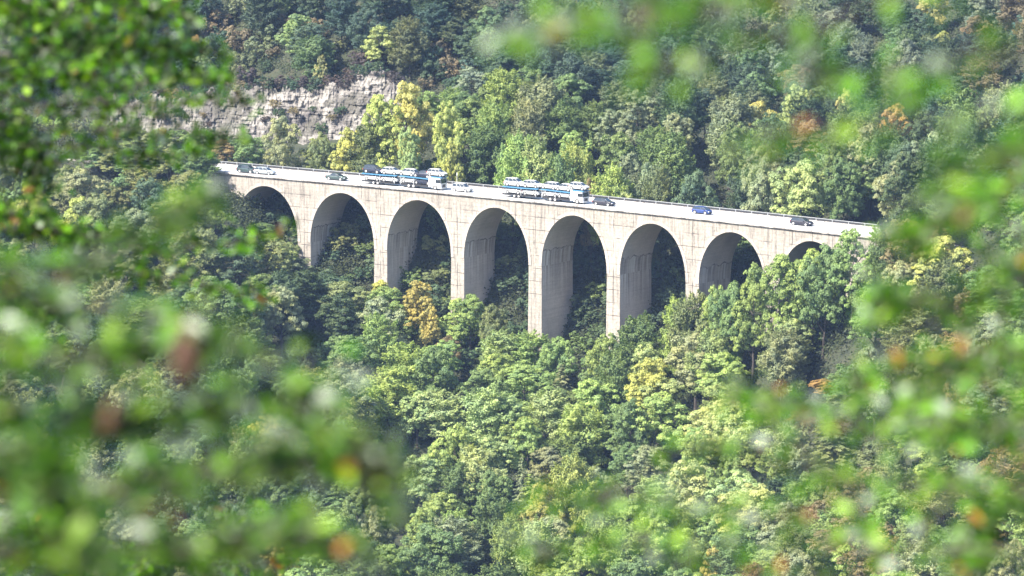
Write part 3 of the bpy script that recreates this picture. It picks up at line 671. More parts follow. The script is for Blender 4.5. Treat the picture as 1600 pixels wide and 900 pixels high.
# hand-placed notable trees: (px of crown centre, metres in front(-)/behind(+) the bridge, top row, kind, colour, width m)
NOTE = [(640, 24, 120, 'maple', 'golden yellow', 11), (600, 20, 136, 'ash', 'yellow green', 10), (700, 22, 150, 'ash', 'yellow green', 8), (540, 16, 195, 'ash', 'yellow green', 8.5), (640, 14, 190, 'ash', 'pale green', 6),
        (500, 14, 200, 'shrub', 'olive green', 6), (440, 14, 172, 'ash', 'grey green', 9), (708, 8, 220, 'maple', 'yellow green', 6), (385, 12, 205, 'ash', 'mid green', 8),
        (845, 20, 120, 'beech', 'pale green', 9), (800, 14, 170, 'beech', 'light green', 10), (905, 22, 130, 'beech', 'yellow green', 9), (960, 14, 185, 'beech', 'light green', 10), (1035, 12, 190, 'beech', 'olive green', 8.5),
        (870, 8, 215, 'beech', 'mid green', 9), (1255, 16, 240, 'ash', 'pale green', 13), (1190, 12, 235, 'ash', 'grey green', 9), (925, 7, 270, 'shrub', 'brownish', 5), (980, 6, 290, 'shrub', 'pale green', 6), (1090, 10, 230, 'ash', 'blue green', 10),
        (600, -7, 434, 'ash', 'yellow green', 8), (648, -8, 437, 'maple', 'golden yellow', 8), (668, -12, 475, 'maple', 'golden yellow', 5), (735, -7, 452, 'ash', 'light green', 8.5), (770, -9, 468, 'ash', 'olive green', 7), (700, -14, 520, 'shrub', 'brownish', 6),
        (830, -9, 515, 'beech', 'light green', 10), (870, -12, 520, 'ash', 'light green', 9), (780, -22, 545, 'ash', 'light green', 9), (720, -26, 575, 'ash', 'yellow green', 12), (640, -26, 590, 'ash', 'light green', 9), (1000, -12, 490, 'beech', 'mid green', 11),
        (1020, -24, 555, 'ash', 'yellow green', 12), (965, -20, 545, 'beech', 'mid green', 9), (1085, -10, 452, 'beech', 'olive green', 10), (1240, -16, 490, 'ash', 'pale green', 9), (1250, -9, 385, 'maple', 'yellow green', 6), (1180, -10, 398, 'beech', 'mid green', 10),
        (1340, -5, 345, 'spruce', 'dark green', 5), (1300, -8, 362, 'beech', 'mid green', 8), (500, -9, 425, 'beech', 'mid green', 8), (1112, -11, 438, 'ash', 'light green', 8), (1148, -9, 408, 'beech', 'mid green', 8), (1205, -8, 390, 'ash', 'mid green', 9), (1275, -9, 378, 'ash', 'light green', 9), (1325, -8, 352, 'beech', 'olive green', 8), (1060, -9, 462, 'beech', 'light green', 8), (985, -10, 492, 'ash', 'mid green', 10), (955, -13, 512, 'ash', 'light green', 9), (935, -9, 540, 'ash', 'mid green', 8), (460, -8, 400, 'ash', 'grey green', 8), (405, -7, 345, 'ash', 'mid green', 7), (1235, -12, 384, 'ash', 'light green', 11), (1290, -12, 372, 'ash', 'mid green', 11), (1180, -13, 396, 'ash', 'light green', 10), (1335, -11, 352, 'ash', 'light green', 10), (1140, -13, 420, 'ash', 'mid green', 9), (440, -11, 372, 'shrub', 'pale green', 6), (545, -12, 450, 'beech', 'mid green', 9), (860, -48, 690, 'ash', 'grey green', 10),
        (815, -64, 700, 'spruce', 'grey green', 6), (900, -66, 705, 'beech', 'yellow green', 10), (840, -72, 750, 'maple', 'golden yellow', 9), (740, -82, 820, 'maple', 'yellow green', 10), (640, -84, 800, 'beech', 'dark green', 12), (700, -50, 690, 'ash', 'pale green', 8),
        (1290, -26, 590, 'maple', 'orange', 6), (1255, -34, 640, 'maple', 'brownish', 7), (1340, -34, 600, 'maple', 'golden yellow', 8), (1120, -86, 850, 'maple', 'golden yellow', 6), (1230, -64, 740, 'beech', 'dark green', 11), (610, -38, 600, 'maple', 'olive green', 8), (525, -30, 590, 'ash', 'grey green', 8),
        (430, -32, 590, 'spruce', 'light green', 4.5), (560, -22, 560, 'maple', 'golden yellow', 5), (505, 62.5, 82, 'maple', 'golden yellow', 4), (306, 72, 52, 'maple', 'orange', 5), (1470, 46, 160, 'maple', 'orange', 13), (1400, 50, 160, 'maple', 'orange', 9), (1240, 60, 130, 'maple', 'yellow green', 7), (1330, 60, 135, 'maple', 'golden yellow', 5), (1540, 44, 160, 'maple', 'orange', 9),
        (1360, 40, 200, 'ash', 'yellow green', 10), (350, 14, 215, 'maple', 'brownish', 6), (735, 62, 100, 'ash', 'grey green', 8), (700, 80, 25, 'beech', 'olive green', 9), (560, 90, 5, 'beech', 'olive green', 9), (620, 76, 40, 'beech', 'brownish', 6)]
def wpos(px, v): y = float(ybridge(px))+v; return (px-800)/FPX*y, y
for px in (150, 178, 206, 232, 262, 288, 312): NOTE.append((px, -4-rnd.random()*2, 226+rnd.random()*12, rnd.choice(['ash', 'beech']), rnd.choice(['mid green', 'grey green', 'olive green']), 9))
for px in (1362, 1384, 1406, 1430, 1455, 1480): NOTE.append((px, -6-rnd.random()*3, 348-(px-1350)*.25+rnd.random()*8, rnd.choice(['ash', 'beech']), rnd.choice(['mid green', 'light green', 'olive green']), 7))
for px, v, row, f, cname, wd in NOTE:
    if 0 < v < 17: v = 17.5
    x, y = wpos(px, v); gz = float(ground(x, y)); ztop = CZ - y*math.tan(PITCH+(row-450)/FPX)
    h = ztop-gz
    if h < 2.5: continue
    if f == 'shrub' and h > 6.5: f = 'ash'
    cand.append([x, y, gz, min(h, 24), wd, f, cname, True])
# the woods: jittered grid
def covered(x, y, u, v): return -6 < v < 16 and 330 < u < 1365
sp0 = 7.7
for gy in np.arange(664, 1180, sp0):
    stp = sp0*(1 if gy < 1040 else 1.35)
    for gx in np.arange(-150, 165, stp):
        x = gx+rnd.uniform(-.42, .42)*stp; y = gy+rnd.uniform(-.42, .42)*sp0
        if abs(x)/y > 0.119: continue
        u = 800+FPX*x/y; yb = float(ybridge(u)); v = y-yb
        if v < -152 or v > 215: continue
        if 330 < u < 1370 and -4.5 < v < 17: continue
        if u <= 330 and -2 < v < 18: continue
        if 200 < u < 640 and 47 < v < 65: continue
        gz = float(ground(x, y)); r = rnd.random(); nz = float(vnoise(np.array(x/16+9), np.array(y/16+3), 21))
        front = v < 0
        if front:
            f = 'ash' if r < .55 else 'beech' if r < .84 else 'maple' if r < .92 else 'spruce' if r < .95 else 'shrub'
            bank = ['light green', 'pale green', 'mid green', 'light green', 'light green', 'mid green', 'pale green', 'grey green'] if 560 < u < 1250 else ['mid green', 'dark green', 'grey green', 'olive green', 'blue green', 'mid green']
            if 1180 < u: bank = ['mid green', 'olive green', 'light green', 'brownish', 'grey green', 'mid green', 'olive green']
            h, wd = rnd.uniform(11, 18), rnd.uniform(7.5, 13.5)
        elif v < 60:
            f = 'beech' if r < .5 else 'ash' if r < .85 else 'maple' if r < .95 else 'shrub'
            bank = ['mid green', 'olive green', 'light green', 'mid green', 'grey green'] if u < 1060 else ['blue green', 'grey green', 'mid green', 'dark green']
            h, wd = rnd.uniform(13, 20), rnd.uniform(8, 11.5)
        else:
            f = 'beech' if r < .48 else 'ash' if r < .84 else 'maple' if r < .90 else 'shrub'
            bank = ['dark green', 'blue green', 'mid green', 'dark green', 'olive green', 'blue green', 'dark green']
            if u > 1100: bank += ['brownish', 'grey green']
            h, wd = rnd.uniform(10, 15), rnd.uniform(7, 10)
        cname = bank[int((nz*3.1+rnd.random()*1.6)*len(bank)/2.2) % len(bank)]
        if f == 'maple' and rnd.random() < .5 and v > -200: cname = rnd.choice(['olive green', 'yellow green', 'light green', 'yellow green', 'golden yellow'] if u < 1180 else ['olive green', 'brownish', 'yellow green', 'golden yellow'])
        if f == 'shrub': h, wd = rnd.uniform(3.5, 6), rnd.uniform(4, 6.5)
        # keep the openings, the deck and the cliff in sight
        for q in (-.35, 0, .35):
            uu = u+q*wd*FPX/y
            lim = limit_front(uu) if v < 2 else limit_back(uu) if v < 60 else None
            if lim is not None:
                zm = CZ - y*math.tan(PITCH+(float(lim)-450)/FPX)
                h = min(h, zm-gz)
        if h < 2.8: continue
        if h < 6 and f != 'shrub': f = 'shrub'; wd = min(wd, 6.5)
        wd = min(wd, max(4.5, h*1.05))
        if any(c_[7] and abs(c_[0]-x) < 2.6 and abs(c_[1]-y) < 3.2 for c_ in cand): continue
        cand.append([x, y, gz, h, wd, f, cname, False])
# low growth in the shade behind the arches and at their feet
for gy in np.arange(850, 985, 3.5):
    for gx in np.arange(-75, 80, 3.7):
        x = gx+rnd.uniform(-1.4, 1.4); y = gy+rnd.uniform(-1.4, 1.4); u = 800+FPX*x/y; v = y-float(ybridge(u))
        if not (345 < u < 1330) or not (-9 < v < 32): continue
        a_ = (x-12.25)*cos(TH0)-(y-900)*sin(TH0)
        if -4 < v < 16 and abs((a_/SP-.5)-round(a_/SP-.5))*SP < 2.6: continue
        h = rnd.uniform(3.4, 6.4)*(.75 if -4 < v < 16 else 1); gz = float(ground(x, y)); lim_ = limit_front(u) if v < 2 else limit_back(u)
        h = min(h, CZ - y*math.tan(PITCH+(float(lim_)-450)/FPX)-gz)
        if h > 1.6: cand.append([x, y, gz, h, min(7, h*1.6), 'shrub', rnd.choice(['dark green', 'mid green', 'blue green', 'olive green']), False])
for gy in np.arange(955, 1060, 4.8):
    for gx in np.arange(-110, 10, 4.8):
        x = gx+rnd.uniform(-2.2, 2.2); y = gy+rnd.uniform(-2.2, 2.2); u = 800+FPX*x/y; v = y-float(ybridge(u))
        if -20 < u < 760 and (61.5 < v < 105 or 42 < v < 48): h = rnd.uniform(3, 6.5)*(1 if v > 68 else .6); cand.append([x, y, float(ground(x, y)), h, h*1.3, 'shrub', rnd.choice(['dark green', 'brownish', 'blue green', 'olive green', 'dark green'] if v > 70 else ['dark brown', 'dark brown', 'dark green', 'brownish']), False])
for u in np.arange(180, 650, 7.5):
    for lv in (0, 1):
        if rnd.random() < (.85 if lv == 0 else .35):
            tz = float(np.interp(u, [170, 270, 330, 400, 480, 540, 575, 612, 650], [10.5, 11.5, 12.5, 15, 15.5, 16, 19.5, 19, 11]))
            v = 59.5 if lv == 0 else 54.5; y = float(ybridge(u))+v+rnd.uniform(-.8, 1.2); h = rnd.uniform(1.8, 3.6) if lv == 0 else rnd.uniform(1.3, 2.4)
            cand.append([(u-800)/FPX*y, y, (tz-.9) if lv == 0 else rnd.uniform(5, tz-3), h, h*1.5, 'shrub', rnd.choice(['dark brown', 'dark brown', 'dark green', 'brownish']), False])
# leave out what stands wholly behind others: coarse picture of who hides whom
cand.sort(key=lambda c_: c_[1])
BW, BH = 400, 225; own = np.full((BH, BW), -1, dtype=int); depth = np.full((BH, BW), 1e9)
jj, ii = np.meshgrid(np.arange(BW)*4+2, np.arange(BH)*4+2)
near_row = np.interp(jj[0], [proj(*bpos(a, 0, 0))[0] for a in _A], [proj(*bpos(a, 0, 0))[1] for a in _A])
top_row = np.interp(jj[0], [proj(*bpos(a, DEP, 0.5))[0] for a in _A], [proj(*bpos(a, DEP, 0.5))[1] for a in _A])
keep = []
solid = np.zeros((BH, BW), bool); 
for j in range(BW):
    if 330 < jj[0, j] < 1370: solid[:, j] = (ii[:, j] > top_row[j]) & (ii[:, j] < near_row[j]+12)
for idx, (x, y, gz, h, wd, f, cname, note) in enumerate(cand):
    zc = gz+h*.60; cx_, cy_, f_ = proj(x, y, zc); rx_ = wd*.5*FPX/f_; ry_ = h*.42*FPX/f_
    m_ = ((jj-cx_)/rx_)**2+((ii-cy_)/ry_)**2 < 1
    tot = pi*rx_*ry_/16; fr_ = m_ & (own < 0)
    if y > ybridge(cx_)+4: fr_ &= ~solid
    if fr_.sum() > max(3, .055*tot): own[m_ & (own < 0)] = idx; keep.append(idx)
vis = {i: int((own == i).sum()) for i in keep}
ORD = ['first', 'second', 'third', 'fourth', 'fifth', 'sixth', 'seventh', 'eighth']
arch_px = [proj(*bpos(SP*b_, 0, -2))[0] for b_ in range(-4, 4)]
rows = []
for i in keep:
    x, y, gz, h, wd, f, cname, note = cand[i]; px, row, _ = proj(x, y, gz+h*.7); v = y-float(ybridge(px))
    if v < 0:
        if px < 345: where = 'below the road before the viaduct' if row < 520 else 'on lower slope well left of the arches'
        elif px > 1330: where = 'on slope beyond the last arch' if row < 520 else 'low on slope beyond the last arch'
        else:
            k = int(np.argmin([abs(px-q) for q in arch_px])); band = 'just in front of the %s arch' if v > -20 else 'midway down slope below the %s arch' if v > -55 else 'low on slope below the %s arch'
            where = band % ORD[k]
    elif v < 60:
        if px < 345: where = 'on bank behind road before the viaduct'
        elif px > 1330: where = 'on hillside behind the last arch'
        else:
            k = int(np.argmin([abs(px-q) for q in arch_px])); where = ('close behind the %s arch' if v < 34 else 'higher up behind the %s arch') % ORD[k]
    else:
        if px < 660: where = 'above the limestone cliff' if v < 100 else 'high on hillside above the cliff'
        elif px < 900: where = 'high on hillside between cliff and valley'
        else: where = 'on the far shaded hillside' if v < 120 else 'high on the far shaded hillside'
    sz = 'tall' if h > 15.5 else 'small' if h < 8 and f != 'shrub' else ''
    rows.append((i, px, ' '.join(w_ for w_ in (sz, cname, KIND[f].replace('_', ' ')) if w_), where))
from collections import defaultdict
bk = defaultdict(list)
for r_ in rows: bk[(r_[2], r_[3])].append(r_)
TENS = ['leftmost', 'second from left', 'third from left', 'fourth from left', 'fifth from left', 'sixth from left', 'seventh from left', 'eighth from left', 'ninth from left', 'tenth from left']
def nth(k):
    if k < 10: return TENS[k]
    names = 'eleventh twelfth thirteenth fourteenth fifteenth sixteenth seventeenth eighteenth nineteenth twentieth'.split()
    return (names[k-10] if k < 20 else 'twenty-' + ORD[(k-20) % 8])+' from left'
lab = {}
for (desc, where), L_ in bk.items():
    L_.sort(key=lambda r_: r_[1])
    for k, r_ in enumerate(L_): lab[r_[0]] = f'{desc} {where}' + ('' if len(L_) == 1 else ', ' + (nth(k) if k < len(L_)-1 or len(L_) < 3 else 'rightmost') if len(L_) > 2 else ', left one' if k == 0 else ', right one')
print('TREES', len(cand), len(keep), {f: sum(1 for i in keep if cand[i][5] == f) for f in FORMS})
for i in keep:
    x, y, gz, h, wd, f, cname, note = cand[i]; k = rnd.randrange(FORMS[f])
    sw = wd/NOMW[f]; sh = h/NOMH[f]
    r = empty(KIND[f], (x, y, gz-.2), (rnd.uniform(-.05, .05), rnd.uniform(-.05, .05), rnd.uniform(0, 6.28))); r.scale = (sw, sw, sh)
    tag(r, lab[i], 'shrub' if f == 'shrub' else 'tree', 'shrubs on the wooded slopes' if f == 'shrub' else 'trees on the wooded slopes')
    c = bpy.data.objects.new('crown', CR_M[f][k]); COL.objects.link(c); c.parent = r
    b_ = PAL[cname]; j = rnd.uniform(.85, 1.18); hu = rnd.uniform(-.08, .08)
    far_ = y-float(ybridge(800+FPX*x/y)) > 58      # upper hillside: blue shade and haze tinted into the crown colours
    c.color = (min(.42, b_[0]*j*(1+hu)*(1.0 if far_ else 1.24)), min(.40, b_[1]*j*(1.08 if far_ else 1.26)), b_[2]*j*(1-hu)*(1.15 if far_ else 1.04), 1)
    t_ = bpy.data.objects.new('trunk', TR_M[f][k]); COL.objects.link(t_); t_.parent = r
# undergrowth between the trunks
rs = np.random.default_rng(5); n = 60000
ux = rs.uniform(-120, 120, n); uy = rs.uniform(770, 1100, n); nb = 16000; ba = rs.uniform(-80, 75, nb); bd = rs.uniform(-9, 22, nb)
bp_ = np.array([bpos(a_, d_)[:2] for a_, d_ in zip(ba, bd)]); ux = np.concatenate([ux, bp_[:, 0]]); uy = np.concatenate([uy, bp_[:, 1]])
ok = np.abs(ux)/uy < .122
ux, uy = ux[ok], uy[ok]; uu = 800+FPX*ux/uy; vv = uy-ybridge(uu)
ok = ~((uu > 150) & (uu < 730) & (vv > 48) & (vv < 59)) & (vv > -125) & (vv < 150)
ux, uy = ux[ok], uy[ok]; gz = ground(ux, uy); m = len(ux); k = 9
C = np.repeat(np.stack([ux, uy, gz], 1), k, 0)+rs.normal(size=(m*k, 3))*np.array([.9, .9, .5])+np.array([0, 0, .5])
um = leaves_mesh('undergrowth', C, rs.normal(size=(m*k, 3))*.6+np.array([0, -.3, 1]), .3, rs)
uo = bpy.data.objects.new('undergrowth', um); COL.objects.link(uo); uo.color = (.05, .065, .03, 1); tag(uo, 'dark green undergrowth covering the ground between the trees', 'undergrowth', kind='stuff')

# ------------------------------------------------------------------ near branches hanging in front of the lens
KD = 1.0
def W3(px, row, d):
    """a point d metres out from the viewpoint"""
    f = d*KD; x = (px-800)/FPX*f; u = (450-row)/FPX*f
    return Vector((x, f*cos(PITCH)+u*sin(PITCH), CZ-f*sin(PITCH)+u*cos(PITCH)))
LEAFSHAPE = np.array([(-1, 0, 0), (-.45, .42, .06), (.25, .46, .08), (1, 0, -.08), (.25, -.46, .08), (-.45, -.42, .06)])
def leaf_cloud(name, P, Nn, size, cols, parent, part):
    n = len(P); Nn = Nn/np.linalg.norm(Nn, axis=1, keepdims=True); rs = np.random.default_rng(n)
    T = np.cross(Nn, rs.normal(size=(n, 3))); T /= np.linalg.norm(T, axis=1, keepdims=True); B = np.cross(Nn, T)
    s = (size*rs.uniform(.7, 1.25, n))[:, None, None]
    V = P[:, None, :]+s*(LEAFSHAPE[None, :, 0:1]*T[:, None]+LEAFSHAPE[None, :, 1:2]*B[:, None]+LEAFSHAPE[None, :, 2:3]*Nn[:, None])
    Fq = np.concatenate([np.array([[0, 1, 2, 3]])+6*np.arange(n)[:, None], np.array([[0, 3, 4, 5]])+6*np.arange(n)[:, None]])
    me = np_mesh(part, V.reshape(-1, 3), Fq, M['near_leaf'], np.repeat(cols, 6, 0))
    o = bpy.data.objects.new(part, me); COL.objects.link(o); o.parent = parent; o.matrix_parent_inverse = Matrix.Translation(-Vector(parent.location)); return o
GREENS = [(.065, .17, .006), (.045, .12, .005), (.09, .21, .008), (.03, .08, .005), (.13, .23, .012)]
def near_tree(name, label, trunk, limbs, leaf, seed, dens, spread, droop=.25, pale=.10, autumn=.03, dark=.0, r0=.12, bright=1.0, flat=.75):
    rs = np.random.default_rng(seed); root = empty(name, tuple(trunk[0])); tag(root, label, 'tree')
    inv = Matrix.Translation(-Vector(root.location))
    tb = MB(); n = len(trunk); tb.tube(trunk, [r0*(1-.6*i/(n-1)) for i in range(n)], 10)
    o = tb.build('trunk', M['bark'], root); o.matrix_parent_inverse = inv
    P, Nn, Cc, PA, NAu, CA = [], [], [], [], [], []
    for lm in limbs:
        pts, ww, dn = lm
        q = [Vector(p) for p in pts]; fine = []
        for i in range(len(q)-1):
            for k in range(6): fine.append(q[i].lerp(q[i+1], k/6)+Vector(rs.normal(size=3)*spread*.04))
        fine.append(q[-1]); m = len(fine)
        lb = MB(); lb.tube(fine, [max(.002, r0*.13*(1-i/m)**1.3) for i in range(m)], 6)
        for i in range(2, m):
            nt_ = max(1, int(dens*dn*ww/2*(.55+.9*i/m)+.5))
            for _ in range(nt_):
                base = fine[i-1].lerp(fine[i], rs.random()); ax = (fine[i]-fine[i-1]).normalized()
                dv = Vector(rs.normal(size=3)); dv.y *= 1.3; dv.z *= flat; dv = (dv.normalized()+ax*.7).normalized(); L = ww*rs.uniform(.35, 1.1)*(1-.45*i/m)
                tip = base+dv*L+Vector((0, 0, -droop*L)); mid = base.lerp(tip, .5)+Vector((0, 0, .06*L))
                lb.tube([base, mid, tip], [.004*max(1, r0*8), .003, .0015], 4)
                nl = max(3, int(L/leaf*1.5))
                for k in range(nl):
                    s_ = (k+1)/nl; p = base.lerp(mid, s_*2) if s_ < .5 else mid.lerp(tip, s_*2-1)
                    p = p+Vector(rs.normal(size=3)*leaf*.75); nn = np.array([0, 0, 1.0])+rs.normal(size=3)*.75
                    r_ = rs.random()
                    if r_ < autumn: c_ = np.array([(.42, .17, .02), (.40, .30, .03), (.24, .12, .05)][rs.integers(3)])*rs.uniform(.8, 1.2); PA.append(p); NAu.append(nn); CA.append(c_)
                    else:
                        if r_ < autumn+pale: c_ = np.array([.34, .40, .30])*rs.uniform(.8, 1.2)  # whitish leaf colour stands in for glints of light on glossy leaves
                        elif r_ < autumn+pale+dark: c_ = np.array([.02, .045, .008])  # near-black leaf colour stands in for shade inside the foliage
                        else: c_ = np.array(GREENS[rs.integers(5)])*rs.uniform(.55, 1.5)*bright
                        P.append(p); Nn.append(nn); Cc.append(c_)
        o = lb.build('branch', M['bark'], root); o.matrix_parent_inverse = inv
    leaf_cloud(name, np.array(P), np.array(Nn), leaf, np.array(Cc), root, 'foliage')
    if PA: leaf_cloud(name, np.array(PA), np.array(NAu), leaf, np.array(CA), root, 'autumn_leaves')
    print(name, len(P)+len(PA)); return root
def gpt(x, y): return Vector((x, y, float(ground(x, y))-.3))
# beech at 30 m whose boughs fill the upper left
d = 30; KD = .76
tk = [gpt(-3.5, 22.8), Vector((-3.45, 22.8, 92)), Vector((-3.4, 22.8, 97)), Vector((-3.35, 22.8, 101)), Vector((-3.4, 22.9, 105))]
lim = [([W3(-260, 40, d), W3(-40, 10, 29), W3(120, -10, 28.6), W3(275, 15, 28.4)], .62, 1.2), ([W3(-250, 160, d), W3(0, 90, 29.4), W3(160, 60, 29), W3(315, 78, 28.8)], .55, 1.2),
       ([W3(-250, 260, d), W3(0, 110, 30.2), W3(180, 120, 30), W3(345, 122, 29.6)], .42, 1.4), ([W3(-250, 300, d), W3(-20, 150, 30.4), W3(170, 160, 30.4), W3(385, 158, 30)], .34, 1.6),
       ([W3(-250, 330, d), W3(0, 190, 30), W3(200, 205, 29.8), W3(370, 212, 29.6)], .26, 1.8), ([W3(-250, 320, d), W3(0, 20, 31), W3(90, 40, 31.4), W3(170, 95, 31)], .7, 1.3),
       ([W3(-240, 350, d), W3(-60, 250, 30.4), W3(60, 220, 30.4), W3(200, 245, 30), W3(310, 236, 30)], .22, 1.5), ([W3(-250, 240, d), W3(-60, 150, 31), W3(30, 210, 31), W3(70, 300, 31)], .5, 1.2),
       ([W3(-250, 250, d), W3(-80, 300, 30), W3(20, 350, 29.6), W3(130, 372, 29.4)], .42, 1.9), ([W3(-80, 300, 30), W3(60, 350, 29.8), W3(200, 390, 29.6), W3(330, 385, 29.4), W3(455, 358, 29.2)], .22, 1.5),
       ([W3(-250, 380, 30), W3(-120, 380, 30), W3(-30, 430, 30), W3(40, 480, 30), W3(110, 500, 30)], .30, 1.5),
       ([W3(60, 350, 29.8), W3(170, 420, 29.6), W3(290, 440, 29.5), W3(415, 470, 29.4)], .24, 1.5)]
near_tree('near_beech_tree', 'dark bright-leaved beech whose layered boughs hang over the limestone cliff at far left', tk, [(p_, w_*.72, n_) for p_, w_, n_ in lim], .033, 11, 20, .35, .15, .02, .012, .30, .10, 1.3, .34)
KD = 1.0
# shrubby hornbeam at 26 m, lower left corner
tk = [gpt(-3.9, 27), Vector((-3.85, 27, 90)), Vector((-3.8, 27, 94)), Vector((-3.7, 27, 96.6))]
d = 26.5
lim = [([W3(-200, 760, d), W3(-40, 800, 26), W3(90, 830, 26), W3(170, 880, 26)], .42, 1.3), ([W3(-200, 840, d), W3(60, 880, 26.4), W3(200, 890, 26.6), W3(330, 870, 26.6)], .36, 1.2),
       ([W3(-200, 900, d), W3(130, 910, 26.6), W3(280, 860, 27), W3(400, 790, 27)], .26, .9), ([W3(-200, 880, d), W3(160, 930, 26), W3(340, 900, 26), W3(440, 880, 26)], .3, 1.0), ([W3(-200, 880, d), W3(40, 940, 26), W3(150, 920, 26), W3(250, 880, 26)], .4, 1.0)]
near_tree('near_hornbeam_tree', 'leafy hornbeam top with crisp small leaves in the bottom left corner', tk, lim, .034, 12, 14, .4, .1, .08, .01, .25, .14, 1.3, .5)
# close spray at 8 m, lower left, strongly out of focus, with a cone
tk = [gpt(-1.55, 8.2), Vector((-1.5, 8.2, 98.6)), Vector((-1.42, 8.2, 100.2)), Vector((-1.3, 8.3, 101.6))]
d = 8.2
lim = [([W3(-350, 420, d), W3(-60, 520, 8), W3(160, 560, 8), W3(330, 520, 7.9)], .15, .9), ([W3(-350, 500, d), W3(-60, 640, 8), W3(140, 660, 8.1), W3(320, 640, 8.2), W3(520, 620, 8.2)], .16, .8),
       ([W3(-350, 600, d), W3(-40, 760, 7.6), W3(140, 780, 7.6), W3(330, 740, 7.7), W3(520, 700, 7.8), W3(590, 740, 7.8)], .16, .9), ([W3(-350, 700, d), W3(0, 860, 7.4), W3(200, 870, 7.5), W3(400, 830, 7.6), W3(560, 860, 7.6)], .15, .9),
       ([W3(-350, 380, d), W3(0, 420, 8.6), W3(150, 430, 8.7), W3(250, 340, 8.8), W3(340, 305, 8.8)], .10, .7), ([W3(-350, 560, d), W3(0, 470, 8.3), W3(260, 480, 8.3), W3(420, 560, 8.3)], .12, .5),
       ([W3(-350, 660, d), W3(-20, 700, 7), W3(80, 720, 7), W3(120, 840, 7)], .14, .9)]
nt1 = near_tree('near_hazel_tree', 'blurred hazel twigs with pale and bright green leaves at lower left', tk, lim, .022, 13, 58, .1, .12, .15, .015, .20, .035, 1.25)
# close sapling on the right
KD = 1.3
tk = [gpt(1.69, 10.9), Vector((1.62, 10.9, 98.0)), Vector((1.46, 10.9, 99.9)), Vector((1.37, 10.9, 101.2)), Vector((1.43, 10.9, 103.0))]
d = 8.4
lim = [([W3(1800, 300, d), W3(1660, 240, 8.2), W3(1520, 330, 8), W3(1400, 380, 8)], .17, .75), ([W3(1790, 420, d), W3(1640, 420, 8.2), W3(1480, 480, 8.1), W3(1360, 470, 8.1)], .17, .85),
       ([W3(1780, 560, d), W3(1640, 560, 8), W3(1500, 560, 8), W3(1330, 600, 8.1)], .17, .85), ([W3(1780, 640, d), W3(1620, 660, 7.8), W3(1440, 680, 7.8), W3(1250, 640, 7.9), W3(1130, 620, 8)], .15, .75),
       ([W3(1790, 760, d), W3(1620, 780, 7.6), W3(1440, 760, 7.7), W3(1250, 740, 7.8), W3(1070, 690, 7.8)], .13, .7), ([W3(1800, 860, d), W3(1600, 860, 7.5), W3(1400, 860, 7.6), W3(1200, 810, 7.6), W3(1000, 770, 7.7), W3(850, 780, 7.7)], .11, .8),
       ([W3(1800, 900, d), W3(1500, 930, 7.6), W3(1200, 900, 7.6), W3(1000, 850, 7.6), W3(800, 860, 7.6)], .10, 1.0), ([W3(1790, 380, d), W3(1660, 340, 8.6), W3(1580, 420, 8.7), W3(1540, 600, 8.8)], .16, .9),
       ([W3(1790, 700, d), W3(1700, 760, 8.4), W3(1560, 800, 8.4), W3(1500, 880, 8.4)], .16, 1.0), ([W3(1800, 640, d), W3(1650, 620, 8.3), W3(1560, 700, 8.3), W3(1420, 620, 8.3)], .16, .9)]
near_tree('near_ash_sapling', 'blurred leafy sapling filling the right edge and trailing along the bottom', tk, [(p_, w_*1.25, n_*.8) for p_, w_, n_ in lim], .022, 14, 38, .13, .1, .12, .035, .06, .04, 1.5)
KD = 1.0
# overhanging twigs at 7 m, top right
tk = [gpt(1.75, 7.0), Vector((1.7, 7, 99.6)), Vector((1.6, 7, 101.2)), Vector((1.5, 7, 102.4)), Vector((1.3, 7, 103.6))]
d = 7
lim = [([W3(2200, -300, d), W3(1700, -120, 7), W3(1300, -40, 7), W3(1080, 20, 7), W3(900, 20, 7)], .10, .8), ([W3(1700, -120, 7), W3(1280, 40, 7), W3(1120, 90, 7), W3(1010, 110, 7)], .09, .8), ([W3(1300, -40, 7), W3(1000, 40, 7.1), W3(880, 60, 7.1), W3(790, 70, 7.1)], .05, 1.0),
       ([W3(2200, -200, d), W3(1800, 0, 7.2), W3(1560, 90, 7.3), W3(1340, 130, 7.3), W3(1240, 110, 7.3)], .12, .45), ([W3(2200, -100, d), W3(1800, 120, 7.4), W3(1560, 180, 7.4), W3(1360, 200, 7.5), W3(1180, 215, 7.5)], .11, .6),
       ([W3(2200, 0, d), W3(1800, 220, 7.4), W3(1600, 240, 7.4), W3(1460, 290, 7.4)], .13, .7)]
near_tree('near_lime_tree', 'blurred lime twigs with bright green and orange leaves hanging from the top edge', tk, lim, .022, 15, 34, .1, .1, .10, .05, .0, .05, 1.6)
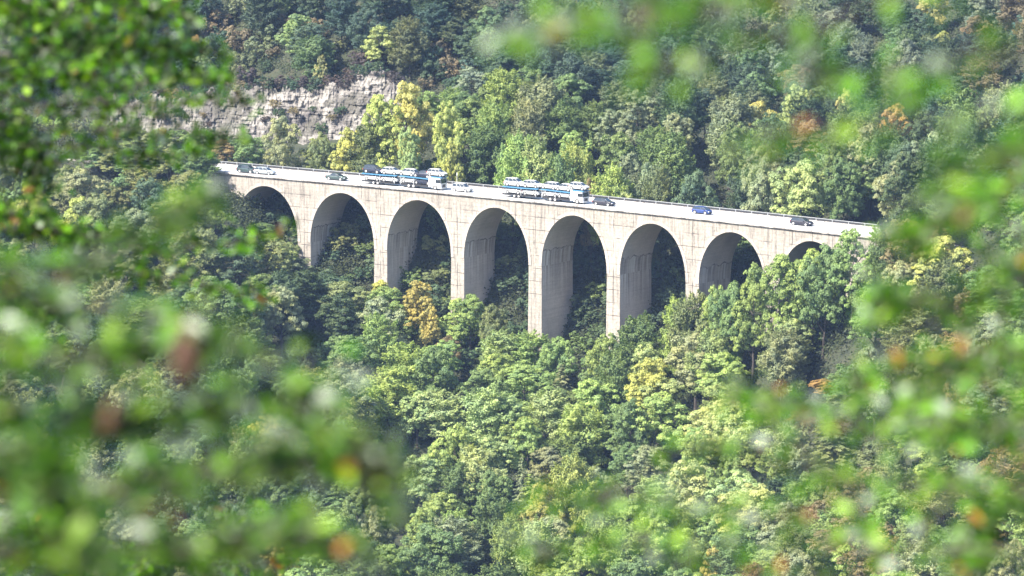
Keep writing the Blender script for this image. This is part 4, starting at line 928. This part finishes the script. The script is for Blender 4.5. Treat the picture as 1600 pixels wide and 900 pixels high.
# cones hanging on the near hazel side
M['cone'] = plain('cone_scales', (.13, .055, .025), .7, dirt=.5); M['conel'] = plain('cone_stalk', (.30, .15, .06), .7)
for px, row, s_, lb_ in ((291, 562, .72, 'blurred reddish brown cone hanging among leaves at lower left'), (172, 655, .36, 'small dark brown cone below and left of the larger hanging cone')):
    p = W3(px, row, 6.6); r = empty('seed_cone', tuple(p)); tag(r, lb_, 'cone', 'hanging brown cones'); cm = MB()
    Lc, Rc = .088*s_, .021*s_
    for k in range(13):
        z = Lc*(.5-k/12.6); rr_ = Rc*(.45+.75*sin(pi*min(1, (k+1.2)/13))**.8)
        for j in range(8):
            an = 2*pi*(j+.5*(k % 2))/8; c_ = Vector((cos(an), sin(an), 0)); tn = Vector((-sin(an), cos(an), 0)); b0 = c_*rr_*.5+Vector((0, 0, z+.004*s_)); 
            cm.add([b0-tn*rr_*.28, b0+tn*rr_*.28, c_*rr_*1.08+tn*rr_*.36+Vector((0, 0, z-.006*s_)), c_*rr_*1.2+Vector((0, 0, z-.012*s_)), c_*rr_*1.08-tn*rr_*.36+Vector((0, 0, z-.006*s_)), c_*rr_*.8+Vector((0, 0, z-.012*s_))], [(0, 1, 2, 3, 4), (1, 0, 5), (0, 4, 5), (4, 3, 5), (3, 2, 5), (2, 1, 5)])
    cm.cyl((0, 0, 0), (0, 0, 1), Rc*.6, Lc*.95, 8); cm.build('scales', M['cone'], r)
    MB().tube([(0, 0, Lc*.45), (.002, 0, Lc*.7), (.004, 0, Lc*1.0)], [.004, .003, .002], 6).build('stalk', M['conel'], r)

# ------------------------------------------------------------------ haze
hb = MB().box(-420, 420, -80, 1520, -108, 320)
hm = bpy.data.materials.new('haze_air'); hm.use_nodes = True; t = hm.node_tree; t.nodes.remove(t.nodes['Principled BSDF'])
pv = t.nodes.new('ShaderNodeVolumePrincipled'); pv.inputs['Color'].default_value = (.42, .60, 1.0, 1); pv.inputs['Density'].default_value = HAZE_DENSITY; pv.inputs['Anisotropy'].default_value = 0.0
t.links.new(pv.outputs[0], t.nodes['Material Output'].inputs['Volume'])
tag(hb.build('haze', hm), kind='stuff')
